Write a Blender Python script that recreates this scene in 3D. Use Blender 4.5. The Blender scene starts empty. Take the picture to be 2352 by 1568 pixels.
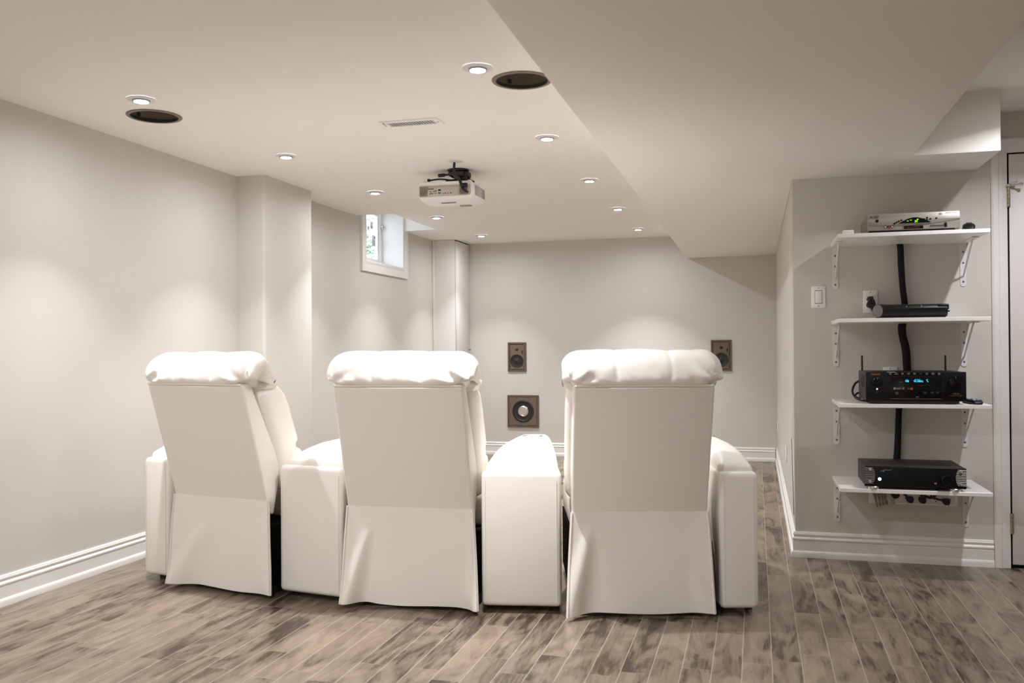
import bpy, bmesh, math, random
from mathutils import Vector, Matrix, noise

SC = bpy.context.scene
COL = SC.collection
random.seed(7)

# ------------------------------------------------------------------ camera, world, exposure
F_PX, YAW, PITCH, ROLL, CAM_H = 2046.4, 0.26698, 0.00791, 0.00626, 1.10
cd = bpy.data.cameras.new('camera')
cam = bpy.data.objects.new('camera', cd)
COL.objects.link(cam)
fw = Vector((-math.sin(YAW) * math.cos(PITCH), math.cos(YAW) * math.cos(PITCH), math.sin(PITCH)))
rt = Vector((math.cos(YAW), math.sin(YAW), 0))
up = rt.cross(fw)
cr, sr = math.cos(ROLL), math.sin(ROLL)
r2, u2 = rt * cr - up * sr, rt * sr + up * cr
cam.matrix_world = Matrix(((r2.x, u2.x, -fw.x, 0), (r2.y, u2.y, -fw.y, 0), (r2.z, u2.z, -fw.z, CAM_H), (0, 0, 0, 1)))
cd.sensor_width = 36.0
cd.lens = F_PX / 2352 * 36.0
cd.clip_start, cd.clip_end = 0.05, 200
cd.dof.use_dof = True
cd.dof.focus_distance = 8.0
cd.dof.aperture_fstop = 4.5
SC.camera = cam

W = bpy.data.worlds.new('daylight')
SC.world = W
W.use_nodes = True
bg = W.node_tree.nodes['Background']
bg.inputs[0].default_value = (0.74, 0.86, 1.0, 1)
bg.inputs[1].default_value = 5.0

SC.view_settings.view_transform = 'Standard'
SC.view_settings.look = 'None'
SC.view_settings.gamma = 1.0
SC.view_settings.exposure = 0.19
SC.cycles.use_denoising = True
SC.cycles.max_bounces = 10
SC.cycles.use_adaptive_sampling = True
SC.cycles.adaptive_threshold = 0.02
SC.cycles.diffuse_bounces = 7
SC.cycles.sample_clamp_indirect = 6.0
SC.cycles.caustics_reflective = False
SC.cycles.caustics_refractive = False

POT_W = 8.5
POT_COL = (0.97, 0.962, 1.0)
POT_SPREAD = math.radians(84)

# room dimensions
XL, XR, XE = -3.16, 0.193, 3.0       # left wall, wall beside the corridor, far right wall
YB, YS, YN = 8.917, 4.913, -3.2      # back wall, shelf wall, wall behind the camera
ZC, ZB, ZR = 2.20, 1.98, 2.26        # main ceiling, soffit, ceiling on the right
XB, XS, XW, YW = -0.65, 0.709, 1.076, 4.46   # soffit strip and its wing


# ------------------------------------------------------------------ mesh helper
class MB:
    def __init__(s):
        s.bm = bmesh.new()

    def _bev(s, geom_verts, w, seg):
        if w <= 0:
            return
        es = {e for v in geom_verts for e in v.link_edges}
        bmesh.ops.bevel(s.bm, geom=list(es), offset=w, segments=seg, profile=0.5, affect='EDGES', clamp_overlap=True)

    def box(s, x0, x1, y0, y1, z0, z1, bev=0.0, seg=2, M=None):
        vs = [s.bm.verts.new((x, y, z)) for x in (x0, x1) for y in (y0, y1) for z in (z0, z1)]
        for f in ((0, 1, 3, 2), (4, 6, 7, 5), (0, 4, 5, 1), (2, 3, 7, 6), (0, 2, 6, 4), (1, 5, 7, 3)):
            s.bm.faces.new([vs[i] for i in f])
        if M is not None:
            for v in vs:
                v.co = M @ v.co
        s._bev(vs, bev, seg)
        return s

    def prism(s, poly, axis, a, b, bev=0.0, seg=2):
        # poly: 2-D points; axis 'x': (y,z), 'y': (x,z), 'z': (x,y)
        def p(q, t):
            return {'x': (t, q[0], q[1]), 'y': (q[0], t, q[1]), 'z': (q[0], q[1], t)}[axis]
        A = [s.bm.verts.new(p(q, a)) for q in poly]
        B = [s.bm.verts.new(p(q, b)) for q in poly]
        n = len(poly)
        fs = [s.bm.faces.new(A[::-1]), s.bm.faces.new(B)]
        for i in range(n):
            fs.append(s.bm.faces.new((A[i], A[(i + 1) % n], B[(i + 1) % n], B[i])))
        bmesh.ops.recalc_face_normals(s.bm, faces=fs)
        s._bev(A + B, bev, seg)
        return s

    def loft(s, rings, cap=True, closed=True):
        R = [[s.bm.verts.new(q) for q in r] for r in rings]
        fs = []
        n = len(R[0])
        for a, b in zip(R[:-1], R[1:]):
            for i in range(n if closed else n - 1):
                j = (i + 1) % n
                fs.append(s.bm.faces.new((a[i], a[j], b[j], b[i])))
        if cap and closed:
            fs.append(s.bm.faces.new(R[0][::-1]))
            fs.append(s.bm.faces.new(R[-1]))
        bmesh.ops.recalc_face_normals(s.bm, faces=fs)
        return s

    def lathe(s, prof, o=(0, 0, 0), ax='z', n=32, cap=False):
        rings = []
        for r, h in prof:
            ring = []
            for k in range(n):
                t = 2 * math.pi * k / n
                a, b = r * math.cos(t), r * math.sin(t)
                q = {'z': (a, b, h), 'y': (a, h, b), 'x': (h, a, b)}[ax]
                ring.append((q[0] + o[0], q[1] + o[1], q[2] + o[2]))
            rings.append(ring)
        return s.loft(rings, cap=cap)

    def cyl(s, p0, p1, r, n=20, r1=None):
        return s.tube([p0, p1], [r, r if r1 is None else r1], n)

    def tube(s, pts, rad, n=12, smooth=0):
        P = [Vector(p) for p in pts]
        if smooth:
            Q, RR = [], []
            m = len(P)
            rl = rad if isinstance(rad, (list, tuple)) else [rad] * m
            for i in range(m - 1):
                p0, p1, p2, p3 = P[max(i - 1, 0)], P[i], P[i + 1], P[min(i + 2, m - 1)]
                for k in range(smooth):
                    t = k / smooth
                    Q.append(0.5 * ((2 * p1) + (p2 - p0) * t + (2 * p0 - 5 * p1 + 4 * p2 - p3) * t * t + (3 * p1 - p0 - 3 * p2 + p3) * t ** 3))
                    RR.append(rl[i] + (rl[i + 1] - rl[i]) * t)
            Q.append(P[-1]); RR.append(rl[-1])
            P, rad = Q, RR
        if not isinstance(rad, (list, tuple)):
            rad = [rad] * len(P)
        rings = []
        d = (P[1] - P[0]).normalized()
        u = d.orthogonal().normalized()
        for i, p in enumerate(P):
            d = (P[min(i + 1, len(P) - 1)] - P[max(i - 1, 0)]).normalized()
            u = (u - d * u.dot(d)).normalized()
            v = d.cross(u)
            rings.append([tuple(p + (u * math.cos(2 * math.pi * k / n) + v * math.sin(2 * math.pi * k / n)) * rad[i]) for k in range(n)])
        return s.loft(rings)

    def grid(s, fn, nu, nv, thick=0.0):
        V = [[s.bm.verts.new(fn(i / nu, j / nv)) for j in range(nv + 1)] for i in range(nu + 1)]
        fs = []
        for i in range(nu):
            for j in range(nv):
                fs.append(s.bm.faces.new((V[i][j], V[i + 1][j], V[i + 1][j + 1], V[i][j + 1])))
        if thick:
            bmesh.ops.recalc_face_normals(s.bm, faces=fs)
            bmesh.ops.solidify(s.bm, geom=fs, thickness=thick)
        return s

    def fill(s, loops, z):
        es = []
        for lp in loops:
            vs = [s.bm.verts.new((x, y, z)) for x, y in lp]
            es += [s.bm.edges.new((vs[i], vs[(i + 1) % len(vs)])) for i in range(len(vs))]
        r = bmesh.ops.triangle_fill(s.bm, use_beauty=True, use_dissolve=False, edges=es, normal=(0, 0, -1))
        return s

    def build(s, name, mat, parent=None, sharp=35, recalc=False, xf=None, smooth=True):
        if xf is not None:
            bmesh.ops.transform(s.bm, matrix=xf, verts=s.bm.verts)
        if recalc:
            bmesh.ops.recalc_face_normals(s.bm, faces=s.bm.faces)
        me = bpy.data.meshes.new(name)
        s.bm.to_mesh(me)
        s.bm.free()
        me.materials.append(mat)
        if smooth:
            me.polygons.foreach_set('use_smooth', [True] * len(me.polygons))
            me.set_sharp_from_angle(angle=math.radians(sharp))
        o = bpy.data.objects.new(name, me)
        COL.objects.link(o)
        if parent is not None:
            o.parent = parent
        return o


def tag(o, label, cat, group=None, kind=None):
    o['label'] = label
    o['category'] = cat
    if group:
        o['group'] = group
    if kind:
        o['kind'] = kind
    return o


def thing(name, label, cat, loc=(0, 0, 0), rz=0.0, group=None):
    o = bpy.data.objects.new(name, None)
    o.empty_display_size = 0.05
    COL.objects.link(o)
    o.location = loc
    o.rotation_euler = (0, 0, rz)
    return tag(o, label, cat, group)


def struct(o, label=None):
    o['kind'] = 'structure'
    if label:
        o['label'] = label
    return o


def dup(root, loc, label, group=None, rz=None):
    r = root.copy()
    COL.objects.link(r)
    r.location = loc
    if rz is not None:
        r.rotation_euler = (0, 0, rz)
    r['label'] = label
    if group:
        r['group'] = group
    for ch in list(root.children):
        c = ch.copy()
        COL.objects.link(c)
        c.parent = r
        for g in list(ch.children):
            d = g.copy()
            COL.objects.link(d)
            d.parent = c
    return r


def text(name, body, size, loc, mat, parent, rot=(math.pi / 2, 0, 0), align='CENTER', sx=1.0, depth=0.0003, bold=0.0):
    cu = bpy.data.curves.new(name, 'FONT')
    cu.body = body
    cu.size = size
    cu.align_x = align
    cu.align_y = 'CENTER'
    cu.extrude = depth
    cu.offset = bold
    cu.resolution_u = 3
    t = bpy.data.objects.new(name, cu)
    COL.objects.link(t)
    me = bpy.data.meshes.new_from_object(t.evaluated_get(bpy.context.evaluated_depsgraph_get()))
    bpy.data.objects.remove(t)
    me.materials.clear()
    me.materials.append(mat)
    o = bpy.data.objects.new(name, me)
    COL.objects.link(o)
    o.location = loc
    o.rotation_euler = rot
    o.scale = (sx, 1, 1)
    o.parent = parent
    return o


# ------------------------------------------------------------------ materials
def principled(name, col, rough=0.5, metal=0.0, spec=0.5, emit=None, estr=0.0, alpha=None, trans=0.0):
    m = bpy.data.materials.new(name)
    m.use_nodes = True
    b = m.node_tree.nodes['Principled BSDF']
    b.inputs['Base Color'].default_value = (*col, 1)
    b.inputs['Roughness'].default_value = rough
    b.inputs['Metallic'].default_value = metal
    b.inputs['Specular IOR Level'].default_value = spec
    b.inputs['Transmission Weight'].default_value = trans
    if emit:
        b.inputs['Emission Color'].default_value = (*emit, 1)
        b.inputs['Emission Strength'].default_value = estr
    return m


def nd(m, t, **kw):
    n = m.node_tree.nodes.new(t)
    for k, v in kw.items():
        setattr(n, k, v)
    return n


def lk(m, a, b):
    m.node_tree.links.new(a, b)


def bumpy(m, scale, strength, dist=0.002, detail=4, coord='Object'):
    tc = nd(m, 'ShaderNodeTexCoord')
    nz = nd(m, 'ShaderNodeTexNoise')
    nz.inputs['Scale'].default_value = scale
    nz.inputs['Detail'].default_value = detail
    bp = nd(m, 'ShaderNodeBump')
    bp.inputs['Strength'].default_value = strength
    bp.inputs['Distance'].default_value = dist
    lk(m, tc.outputs[coord], nz.inputs['Vector'])
    lk(m, nz.outputs['Fac'], bp.inputs['Height'])
    lk(m, bp.outputs['Normal'], m.node_tree.nodes['Principled BSDF'].inputs['Normal'])
    return m


M_WALL = bumpy(principled('wall_paint', (0.625, 0.607, 0.562), 0.55, spec=0.3), 220, 0.06, 0.001)
M_CEIL = bumpy(principled('ceiling_paint', (0.90, 0.885, 0.85), 0.9, spec=0.15), 260, 0.08, 0.001)
M_TRIM = principled('trim_paint', (0.82, 0.81, 0.79), 0.35, spec=0.45)
M_DOOR = principled('door_paint', (0.70, 0.68, 0.655), 0.4, spec=0.4)
M_CAB = principled('cabinet_paint', (0.74, 0.73, 0.70), 0.65, spec=0.25)
M_WHITE = principled('white_plastic', (0.90, 0.89, 0.88), 0.35)
M_SHELF = principled('white_melamine', (0.84, 0.83, 0.82), 0.25)
M_STEELW = principled('white_enamelled_steel', (0.74, 0.73, 0.74), 0.35)
M_BLACK = principled('black_plastic', (0.007, 0.007, 0.007), 0.4, spec=0.22)
M_BLACKM = principled('black_matte_plastic', (0.02, 0.019, 0.018), 0.6)
M_GLOSSB = principled('gloss_black', (0.004, 0.004, 0.005), 0.12, spec=0.3)
M_FIN = principled('satin_fin_metal', (0.30, 0.28, 0.25), 0.42, metal=0.9)
M_DKMETAL = principled('dark_metal_case', (0.030, 0.028, 0.026), 0.5, metal=0.2)
M_GREYM = principled('grey_metal_case', (0.20, 0.195, 0.18), 0.45, metal=0.2)
M_SILVER = principled('silver_plastic', (0.31, 0.288, 0.25), 0.4, metal=0.15)
M_SILVERD = principled('dark_silver_plastic', (0.25, 0.235, 0.205), 0.45, metal=0.2)  # darker silver of the cable box case
M_CHROME = principled('brushed_steel', (0.72, 0.70, 0.66), 0.25, metal=1.0)
M_SCREW = principled('screw_metal', (0.20, 0.21, 0.24), 0.35, metal=0.9)
M_NICKEL = principled('nickel', (0.45, 0.41, 0.33), 0.3, metal=1.0)
M_TAUPE = principled('taupe_plastic', (0.150, 0.110, 0.075), 0.5)
M_RIM = principled('rim_taupe', (0.20, 0.155, 0.11), 0.5)
M_TAUPED = principled('dark_taupe_plastic', (0.115, 0.085, 0.06), 0.5)
M_CONE = principled('speaker_cone', (0.012, 0.012, 0.012), 0.4)
M_RUBBER = principled('black_rubber', (0.01, 0.01, 0.01), 0.55)
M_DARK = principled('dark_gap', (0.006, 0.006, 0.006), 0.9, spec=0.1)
M_GREYPL = principled('grey_plastic', (0.13, 0.125, 0.12), 0.5)
M_GIMBAL = principled('gimbal_metal', (0.42, 0.41, 0.42), 0.4)
M_LENS = principled('lamp_lens', (1, 1, 1), 0.4, emit=(0.96, 0.95, 1.0), estr=640.0)
M_LENS_DIM = principled('lamp_lens_dim', (1, 1, 1), 0.4, emit=(0.96, 0.95, 1.0), estr=170.0)
M_LED_B = principled('blue_led', (0.2, 0.5, 1), 0.4, emit=(0.35, 0.62, 1.0), estr=9.0)
M_LED_W = principled('white_led', (0.8, 0.8, 1), 0.4, emit=(0.75, 0.8, 1.0), estr=2.5)
M_VFD = principled('cyan_display', (0.0, 0.2, 0.3), 0.4, emit=(0.03, 0.52, 0.80), estr=1.5)
M_GREEN = principled('green_display', (0.1, 0.3, 0.0), 0.4, emit=(0.45, 1.0, 0.02), estr=1.3)
M_GOLD = principled('gold_print', (0.34, 0.17, 0.03), 0.4)
M_REDP = principled('red_print', (0.24, 0.016, 0.012), 0.5)
M_ORANGE = principled('orange_print', (0.45, 0.07, 0.02), 0.5)
M_PRINTW = principled('pale_print', (0.55, 0.54, 0.52), 0.5)
M_PRINTG = principled('grey_print', (0.22, 0.21, 0.20), 0.5)
M_PAPER = principled('paper', (0.85, 0.85, 0.85), 0.7)
M_PLUGG = principled('grey_cable', (0.30, 0.28, 0.25), 0.5)
M_RCA_R = principled('red_jack', (0.35, 0.03, 0.03), 0.4)
M_RCA_Y = principled('yellow_jack', (0.62, 0.50, 0.08), 0.4)
M_RCA_G = principled('green_jack', (0.12, 0.30, 0.12), 0.4)
M_RCA_B = principled('blue_jack', (0.06, 0.12, 0.35), 0.4)
M_GLASS = bpy.data.materials.new('window_glass')
M_GLASS.use_nodes = True
_t = M_GLASS.node_tree
_t.nodes.clear()
_o, _m, _a, _b = (_t.nodes.new(k) for k in ('ShaderNodeOutputMaterial', 'ShaderNodeMixShader', 'ShaderNodeBsdfTransparent', 'ShaderNodeBsdfGlossy'))
_b.inputs['Roughness'].default_value = 0.02
_m.inputs[0].default_value = 0.06
_t.links.new(_a.outputs[0], _m.inputs[1])
_t.links.new(_b.outputs[0], _m.inputs[2])
_t.links.new(_m.outputs[0], _o.inputs[0])
M_GREYV = principled('register_shadow', (0.34, 0.33, 0.31), 0.6)
M_LEAF = principled('leaf_green', (0.16, 0.22, 0.12), 0.6)
M_SIDING = principled('white_siding', (0.30, 0.32, 0.36), 0.6)
M_GRAVEL = principled('pale_gravel', (0.5, 0.5, 0.48), 0.9)


def leather():
    m = principled('white_leather', (0.86, 0.825, 0.765), 0.42, spec=0.45)
    tc = nd(m, 'ShaderNodeTexCoord')
    vo = nd(m, 'ShaderNodeTexVoronoi')
    vo.inputs['Scale'].default_value = 420
    nz = nd(m, 'ShaderNodeTexNoise')
    nz.inputs['Scale'].default_value = 9
    nz.inputs['Detail'].default_value = 3
    mx = nd(m, 'ShaderNodeMath', operation='MULTIPLY_ADD')
    mx.inputs[1].default_value = 0.12
    bp = nd(m, 'ShaderNodeBump')
    bp.inputs['Strength'].default_value = 0.18
    bp.inputs['Distance'].default_value = 0.006
    for n in (vo, nz):
        lk(m, tc.outputs['Object'], n.inputs['Vector'])
    lk(m, vo.outputs['Distance'], mx.inputs[0])
    lk(m, nz.outputs['Fac'], mx.inputs[2])
    lk(m, mx.outputs[0], bp.inputs['Height'])
    lk(m, bp.outputs['Normal'], m.node_tree.nodes['Principled BSDF'].inputs['Normal'])
    return m


M_LEATHER = leather()


def sleeve_mat():
    m = principled('braided_sleeve', (0.008, 0.008, 0.008), 0.7, spec=0.25)
    return bumpy(m, 900, 0.4, 0.001)


M_SLEEVE = sleeve_mat()


def floor_mat():
    m = principled('wood_planks', (0.3, 0.25, 0.2), 0.36, spec=0.5)
    b = m.node_tree.nodes['Principled BSDF']
    PW, PL = 0.0998, 0.62
    tc = nd(m, 'ShaderNodeTexCoord')
    sp = nd(m, 'ShaderNodeSeparateXYZ')
    lk(m, tc.outputs['Object'], sp.inputs[0])

    def mth(op, a, bb=None, c=None):
        n = nd(m, 'ShaderNodeMath', operation=op)
        for i, v in enumerate((a, bb, c)):
            if v is None:
                continue
            if isinstance(v, (int, float)):
                n.inputs[i].default_value = v
            else:
                lk(m, v, n.inputs[i])
        return n.outputs[0]

    def wn(vec):
        n = nd(m, 'ShaderNodeTexWhiteNoise', noise_dimensions='3D')
        lk(m, vec, n.inputs['Vector'])
        return n.outputs['Value']

    def comb(x, y, z):
        n = nd(m, 'ShaderNodeCombineXYZ')
        for i, v in enumerate((x, y, z)):
            if isinstance(v, (int, float)):
                n.inputs[i].default_value = v
            else:
                lk(m, v, n.inputs[i])
        return n.outputs[0]

    xs = mth('DIVIDE', mth('ADD', sp.outputs[0], 20 * PW + 0.0540), PW)
    ix = mth('FLOOR', xs)
    fx = mth('FRACT', xs)
    r1 = wn(comb(ix, 3.7, 1.1))
    plen = mth('MULTIPLY_ADD', wn(comb(ix, 9.2, 4.3)), 0.28, PL - 0.12)
    ys = mth('ADD', mth('DIVIDE', mth('ADD', sp.outputs[1], 20), plen), mth('MULTIPLY', r1, 9.0))
    iy = mth('FLOOR', ys)
    fy = mth('FRACT', ys)
    pid = wn(comb(ix, iy, 2.0))
    pid2 = wn(comb(ix, iy, 7.0))
    pid3 = wn(comb(iy, ix, 5.0))
    # grain coordinates shift for every plank
    gx = mth('MULTIPLY_ADD', pid, 31.0, sp.outputs[0])
    gy = mth('MULTIPLY_ADD', pid2, 17.0, sp.outputs[1])

    def nz(vec, scale, detail, rough, dist=0.0):
        n = nd(m, 'ShaderNodeTexNoise')
        n.inputs['Scale'].default_value = scale
        n.inputs['Detail'].default_value = detail
        n.inputs['Roughness'].default_value = rough
        n.inputs['Distortion'].default_value = dist
        lk(m, vec, n.inputs['Vector'])
        return n.outputs['Fac']

    big = nz(comb(mth('MULTIPLY', gx, 10.5), mth('MULTIPLY', gy, 2.7), pid), 1.0, 3, 0.55, 1.3)
    med = nz(comb(mth('MULTIPLY', gx, 38.0), mth('MULTIPLY', gy, 4.2), pid2), 1.0, 4, 0.6, 1.8)
    fine = nz(comb(mth('MULTIPLY', gx, 190.0), mth('MULTIPLY', gy, 6.0), pid), 1.0, 3, 0.6)
    # contour rings of the figured grain
    rings = mth('SINE', mth('MULTIPLY', big, 46.0))
    t = mth('MULTIPLY_ADD', mth('SUBTRACT', big, 0.5), 1.9, 0.5)
    t = mth('MULTIPLY_ADD', mth('SUBTRACT', med, 0.5), 0.85, t)
    t = mth('MULTIPLY_ADD', mth('SUBTRACT', fine, 0.5), 0.55, t)
    t = mth('MULTIPLY_ADD', rings, 0.05, t)
    t = mth('MULTIPLY_ADD', mth('SUBTRACT', pid3, 0.5), 0.42, t)
    cr_ = nd(m, 'ShaderNodeValToRGB')
    e = cr_.color_ramp.elements
    e[0].position, e[0].color = 0.06, (0.050, 0.035, 0.024, 1)
    e[1].position, e[1].color = 1.0, (0.275, 0.222, 0.160, 1)
    for pos, c in ((0.22, (0.092, 0.067, 0.046)), (0.36, (0.155, 0.119, 0.084)), (0.60, (0.208, 0.164, 0.117))):
        k = e.new(pos)
        k.color = (*c, 1)
    lk(m, t, cr_.inputs[0])
    # seams between rows (pale) and at the ends (thin)
    def edge(f, w):
        d = mth('MINIMUM', f, mth('SUBTRACT', 1.0, f))
        return mth('LESS_THAN', d, w)
    sx_ = edge(fx, 0.012)
    sy_ = edge(fy, 0.0016)
    mix1 = nd(m, 'ShaderNodeMix', data_type='RGBA')
    lk(m, mth('MULTIPLY', sx_, 0.8), mix1.inputs['Factor'])
    lk(m, cr_.outputs['Color'], mix1.inputs['A'])
    mix1.inputs['B'].default_value = (0.46, 0.41, 0.35, 1)
    mix2 = nd(m, 'ShaderNodeMix', data_type='RGBA')
    lk(m, mth('MULTIPLY', sy_, 0.6), mix2.inputs['Factor'])
    lk(m, mix1.outputs['Result'], mix2.inputs['A'])
    mix2.inputs['B'].default_value = (0.40, 0.35, 0.30, 1)
    lk(m, mix2.outputs['Result'], b.inputs['Base Color'])
    rr = mth('MULTIPLY_ADD', med, 0.16, 0.24)
    lk(m, rr, b.inputs['Roughness'])
    bp = nd(m, 'ShaderNodeBump')
    bp.inputs['Strength'].default_value = 0.25
    bp.inputs['Distance'].default_value = 0.002
    h = mth('SUBTRACT', mth('MULTIPLY', fine, 0.4), mth('MAXIMUM', sx_, sy_))
    lk(m, h, bp.inputs['Height'])
    lk(m, bp.outputs['Normal'], b.inputs['Normal'])
    return m


M_FLOOR = floor_mat()

# ------------------------------------------------------------------ room shell
WY0, WY1, WZ0, WZ1, WD = 6.885, 7.72, 1.842, 2.42, 0.25      # window opening
PX1, PY0, PY1, PZ = -2.83, 6.715, 7.735, 2.46               # pocket in the ceiling before the window
CSPK = [(-2.7095, 3.5786), (-0.9156, 3.5265)]               # open round speakers in the ceiling
CSR = 0.118

struct(MB().box(XL - .3, XE + .1, YN - .1, YB + .1, -0.12, 0.0).build('floor', M_FLOOR), 'brown wood plank floor with pale seams')


def circle(cx, cy, r, n=48):
    return [(cx + r * math.cos(2 * math.pi * k / n), cy + r * math.sin(2 * math.pi * k / n)) for k in range(n)]


mb = MB()
mb.fill([[(XL, YN), (XB, YN), (XB, YB), (XL, YB)],
         [(XL + .0005, PY0), (PX1, PY0), (PX1, PY1), (XL + .0005, PY1)],
         circle(*CSPK[0], CSR - .008), circle(*CSPK[1], CSR - .008)], ZC)
for f in mb.bm.faces:
    if f.normal.z > 0:
        f.normal_flip()
# sides and lid of the pocket
mb.box(PX1, PX1 + .03, PY0 - .03, PY1 + .03, ZC + .0002, PZ)
mb.box(XL, PX1, PY0 - .03, PY0, ZC + .0002, PZ)
mb.box(XL, PX1, PY1, PY1 + .03, ZC + .0002, PZ)
mb.box(XL, PX1 + .03, PY0 - .03, PY1 + .03, PZ, PZ + .03)
mb.box(XL, XB, YN, YB, ZC + .5, ZC + .55)     # deck above
struct(mb.build('ceiling', M_CEIL, smooth=False), 'white flat ceiling over the seating')

struct(MB().box(XS - .02, XE, YN, YS, ZR, ZR + .1).build('ceiling_right', M_CEIL, smooth=False), 'raised white ceiling beside the door')
mb = MB()
mb.prism([(XB, YN), (XS, YN), (XS, YW), (XW, YW), (XW, YS), (XR, YS), (XR, YB), (XB, YB)], 'z', ZB, ZR + .3, bev=0.004, seg=2)
struct(mb.build('bulkhead', M_CEIL, sharp=30), 'boxed-in lower white ceiling running to the back wall')

mb = MB()
xo = XL - WD
mb.box(xo, XL, YN, WY0, 0, ZR + .4)
mb.box(xo, XL, WY1, YB, 0, ZR + .4)
mb.box(xo, XL, WY0, WY1, 0, WZ0)
mb.box(xo, XL, WY0, WY1, WZ1, ZR + .4)
struct(mb.build('wall_left', M_WALL, smooth=False), 'greige wall with the small window')
mb = MB()
mb.prism([(XL, 4.975), (-2.965, 4.975), (-2.965, 5.60), (XL, 5.60)], 'z', 0, ZC, bev=0.0)
es = [e for e in mb.bm.edges if abs(e.verts[0].co.x + 2.965) < 1e-4 and abs(e.verts[1].co.x + 2.965) < 1e-4 and abs(e.verts[0].co.z - e.verts[1].co.z) > 1]
bmesh.ops.bevel(mb.bm, geom=es, offset=.02, segments=6, profile=.5, affect='EDGES')
struct(mb.build('wall_left_pillar', M_WALL), 'greige pillar standing out of the left wall')
struct(MB().box(XL - .3, XR + .2, YB, YB + .1, 0, ZR + .4).build('wall_back', M_WALL, smooth=False), 'pale greige wall holding the speakers')
mb = MB()
mb.box(XR, XR + .12, YS + .1, YB, 0, ZR + .3)
mb.prism([(XR, YS), (XE + .1, YS), (XE + .1, YS + .12), (XR, YS + .12)], 'z', 0, ZR + .3)
struct(mb.build('wall_right', M_WALL, smooth=False), 'greige wall with the shelves and its corridor side')
struct(MB().box(XE, XE + .1, YN, YS, 0, ZR + .3).build('wall_east', M_WALL, smooth=False), 'greige wall beyond the door')
struct(MB().box(XL - .3, XE + .1, YN - .1, YN, 0, ZR + .4).build('wall_near', M_WALL, smooth=False), 'greige wall at the empty end of the room')

BASE = [(0, 0), (.021, 0), (.021, .021), (.0195, .027), (.016, .032), (.0125, .034), (.0125, .083), (.0105, .0855), (.0125, .088),
        (.0150, .092), (.0150, .098), (.0115, .103), (.0075, .107), (.0075, .112), (.0115, .116), (.0115, .121), (.009, .124), (.009, .127), (.0055, .132), (0, .132)]


def sweep(path, prof):
    # prof (offset to the left of travel, z) swept along a mitred 2-D path
    rings = []
    n = len(path)
    for i in range(n):
        p = Vector(path[i])
        dirs = []
        if i > 0:
            dirs.append((p - Vector(path[i - 1])).normalized())
        if i < n - 1:
            dirs.append((Vector(path[i + 1]) - p).normalized())
        nn = [Vector((-d.y, d.x)) for d in dirs]
        if len(nn) == 2:
            mvec = (nn[0] + nn[1]).normalized()
            mvec /= mvec.dot(nn[0])
        else:
            mvec = nn[0]
        rings.append([(p.x + mvec.x * o, p.y + mvec.y * o, z) for o, z in prof])
    return MB().loft(rings)


struct(sweep([(XL, YB), (XL, 5.60), (-2.965, 5.60), (-2.965, 4.975), (XL, 4.975), (XL, YN)], BASE).build('baseboard_left', M_TRIM, sharp=25), 'tall white moulded baseboard under the window wall')
struct(sweep([(XR - .022, YB), (XL + .022, YB)], BASE).build('baseboard_back', M_TRIM, sharp=25), 'tall white moulded baseboard along the back wall')
struct(sweep([(1.133, YS), (XR, YS), (XR, YB)], BASE).build('baseboard_right', M_TRIM, sharp=25), 'tall white moulded baseboard under the shelves and round the corner')

# door and its casing
CAS = [(0, 0), (.012, .0), (.018, .008), (.018, .03), (.014, .036), (.014, .056), (.010, .066), (.010, .072), (0, .072)]   # (stand-off, across)
CX0, CX1, CH = 1.136, 1.208, 2.055
mb = MB()
for (xa, xb) in ((CX0, CX1), (2.03, 2.102)):
    flip = xa < 1.5
    poly = [((xa + a) if flip else (xb - a), YS - d) for d, a in CAS]
    mb.prism(poly, 'z', 0, CH if True else 0)
mb.prism([(YS - d, CH + .072 - a) for d, a in CAS], 'x', CX0, 2.102)
struct(mb.build('trim_1', M_TRIM, sharp=25), 'white door casing beside the shelves')
dr = bpy.data.objects.new('door_1', None)
COL.objects.link(dr)
dr.location = (1.212, YS, 0)
struct(dr, 'off-white door beyond the shelves')
MB().box(.005, .812, -.008, -.002, .018, 2.047, bev=.0015).build('door_leaf', M_DOOR, dr)
MB().box(-.003, .82, -.0025, -.0005, 0, 2.054).build('door_gap', M_DARK, dr)
for z in (.17, 1.785):
    h = MB()
    for k in range(5):
        h.cyl((.001, -.016, z + k * .02 + .001), (.001, -.016, z + k * .02 + .0185), .0065, 14)
    h.box(-.006, .010, -.012, -.004, z, z + .1)
    ho = h.build('hinge', M_NICKEL, dr)
    if z > 1:
        st = MB()
        st.cyl((.001, -.016, z + .10), (.001, -.016, z + .112), .010, 16)
        st.cyl((.004, -.02, z + .104), (.045, -.055, z + .104), .0045, 12)
        st.cyl((.045, -.055, z + .104), (.052, -.061, z + .104), .008, 16)
        st.cyl((.004, -.02, z + .112), (.03, -.05, z + .118), .004, 12)
        st.build('hinge_stop', M_CHROME, dr)

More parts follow.
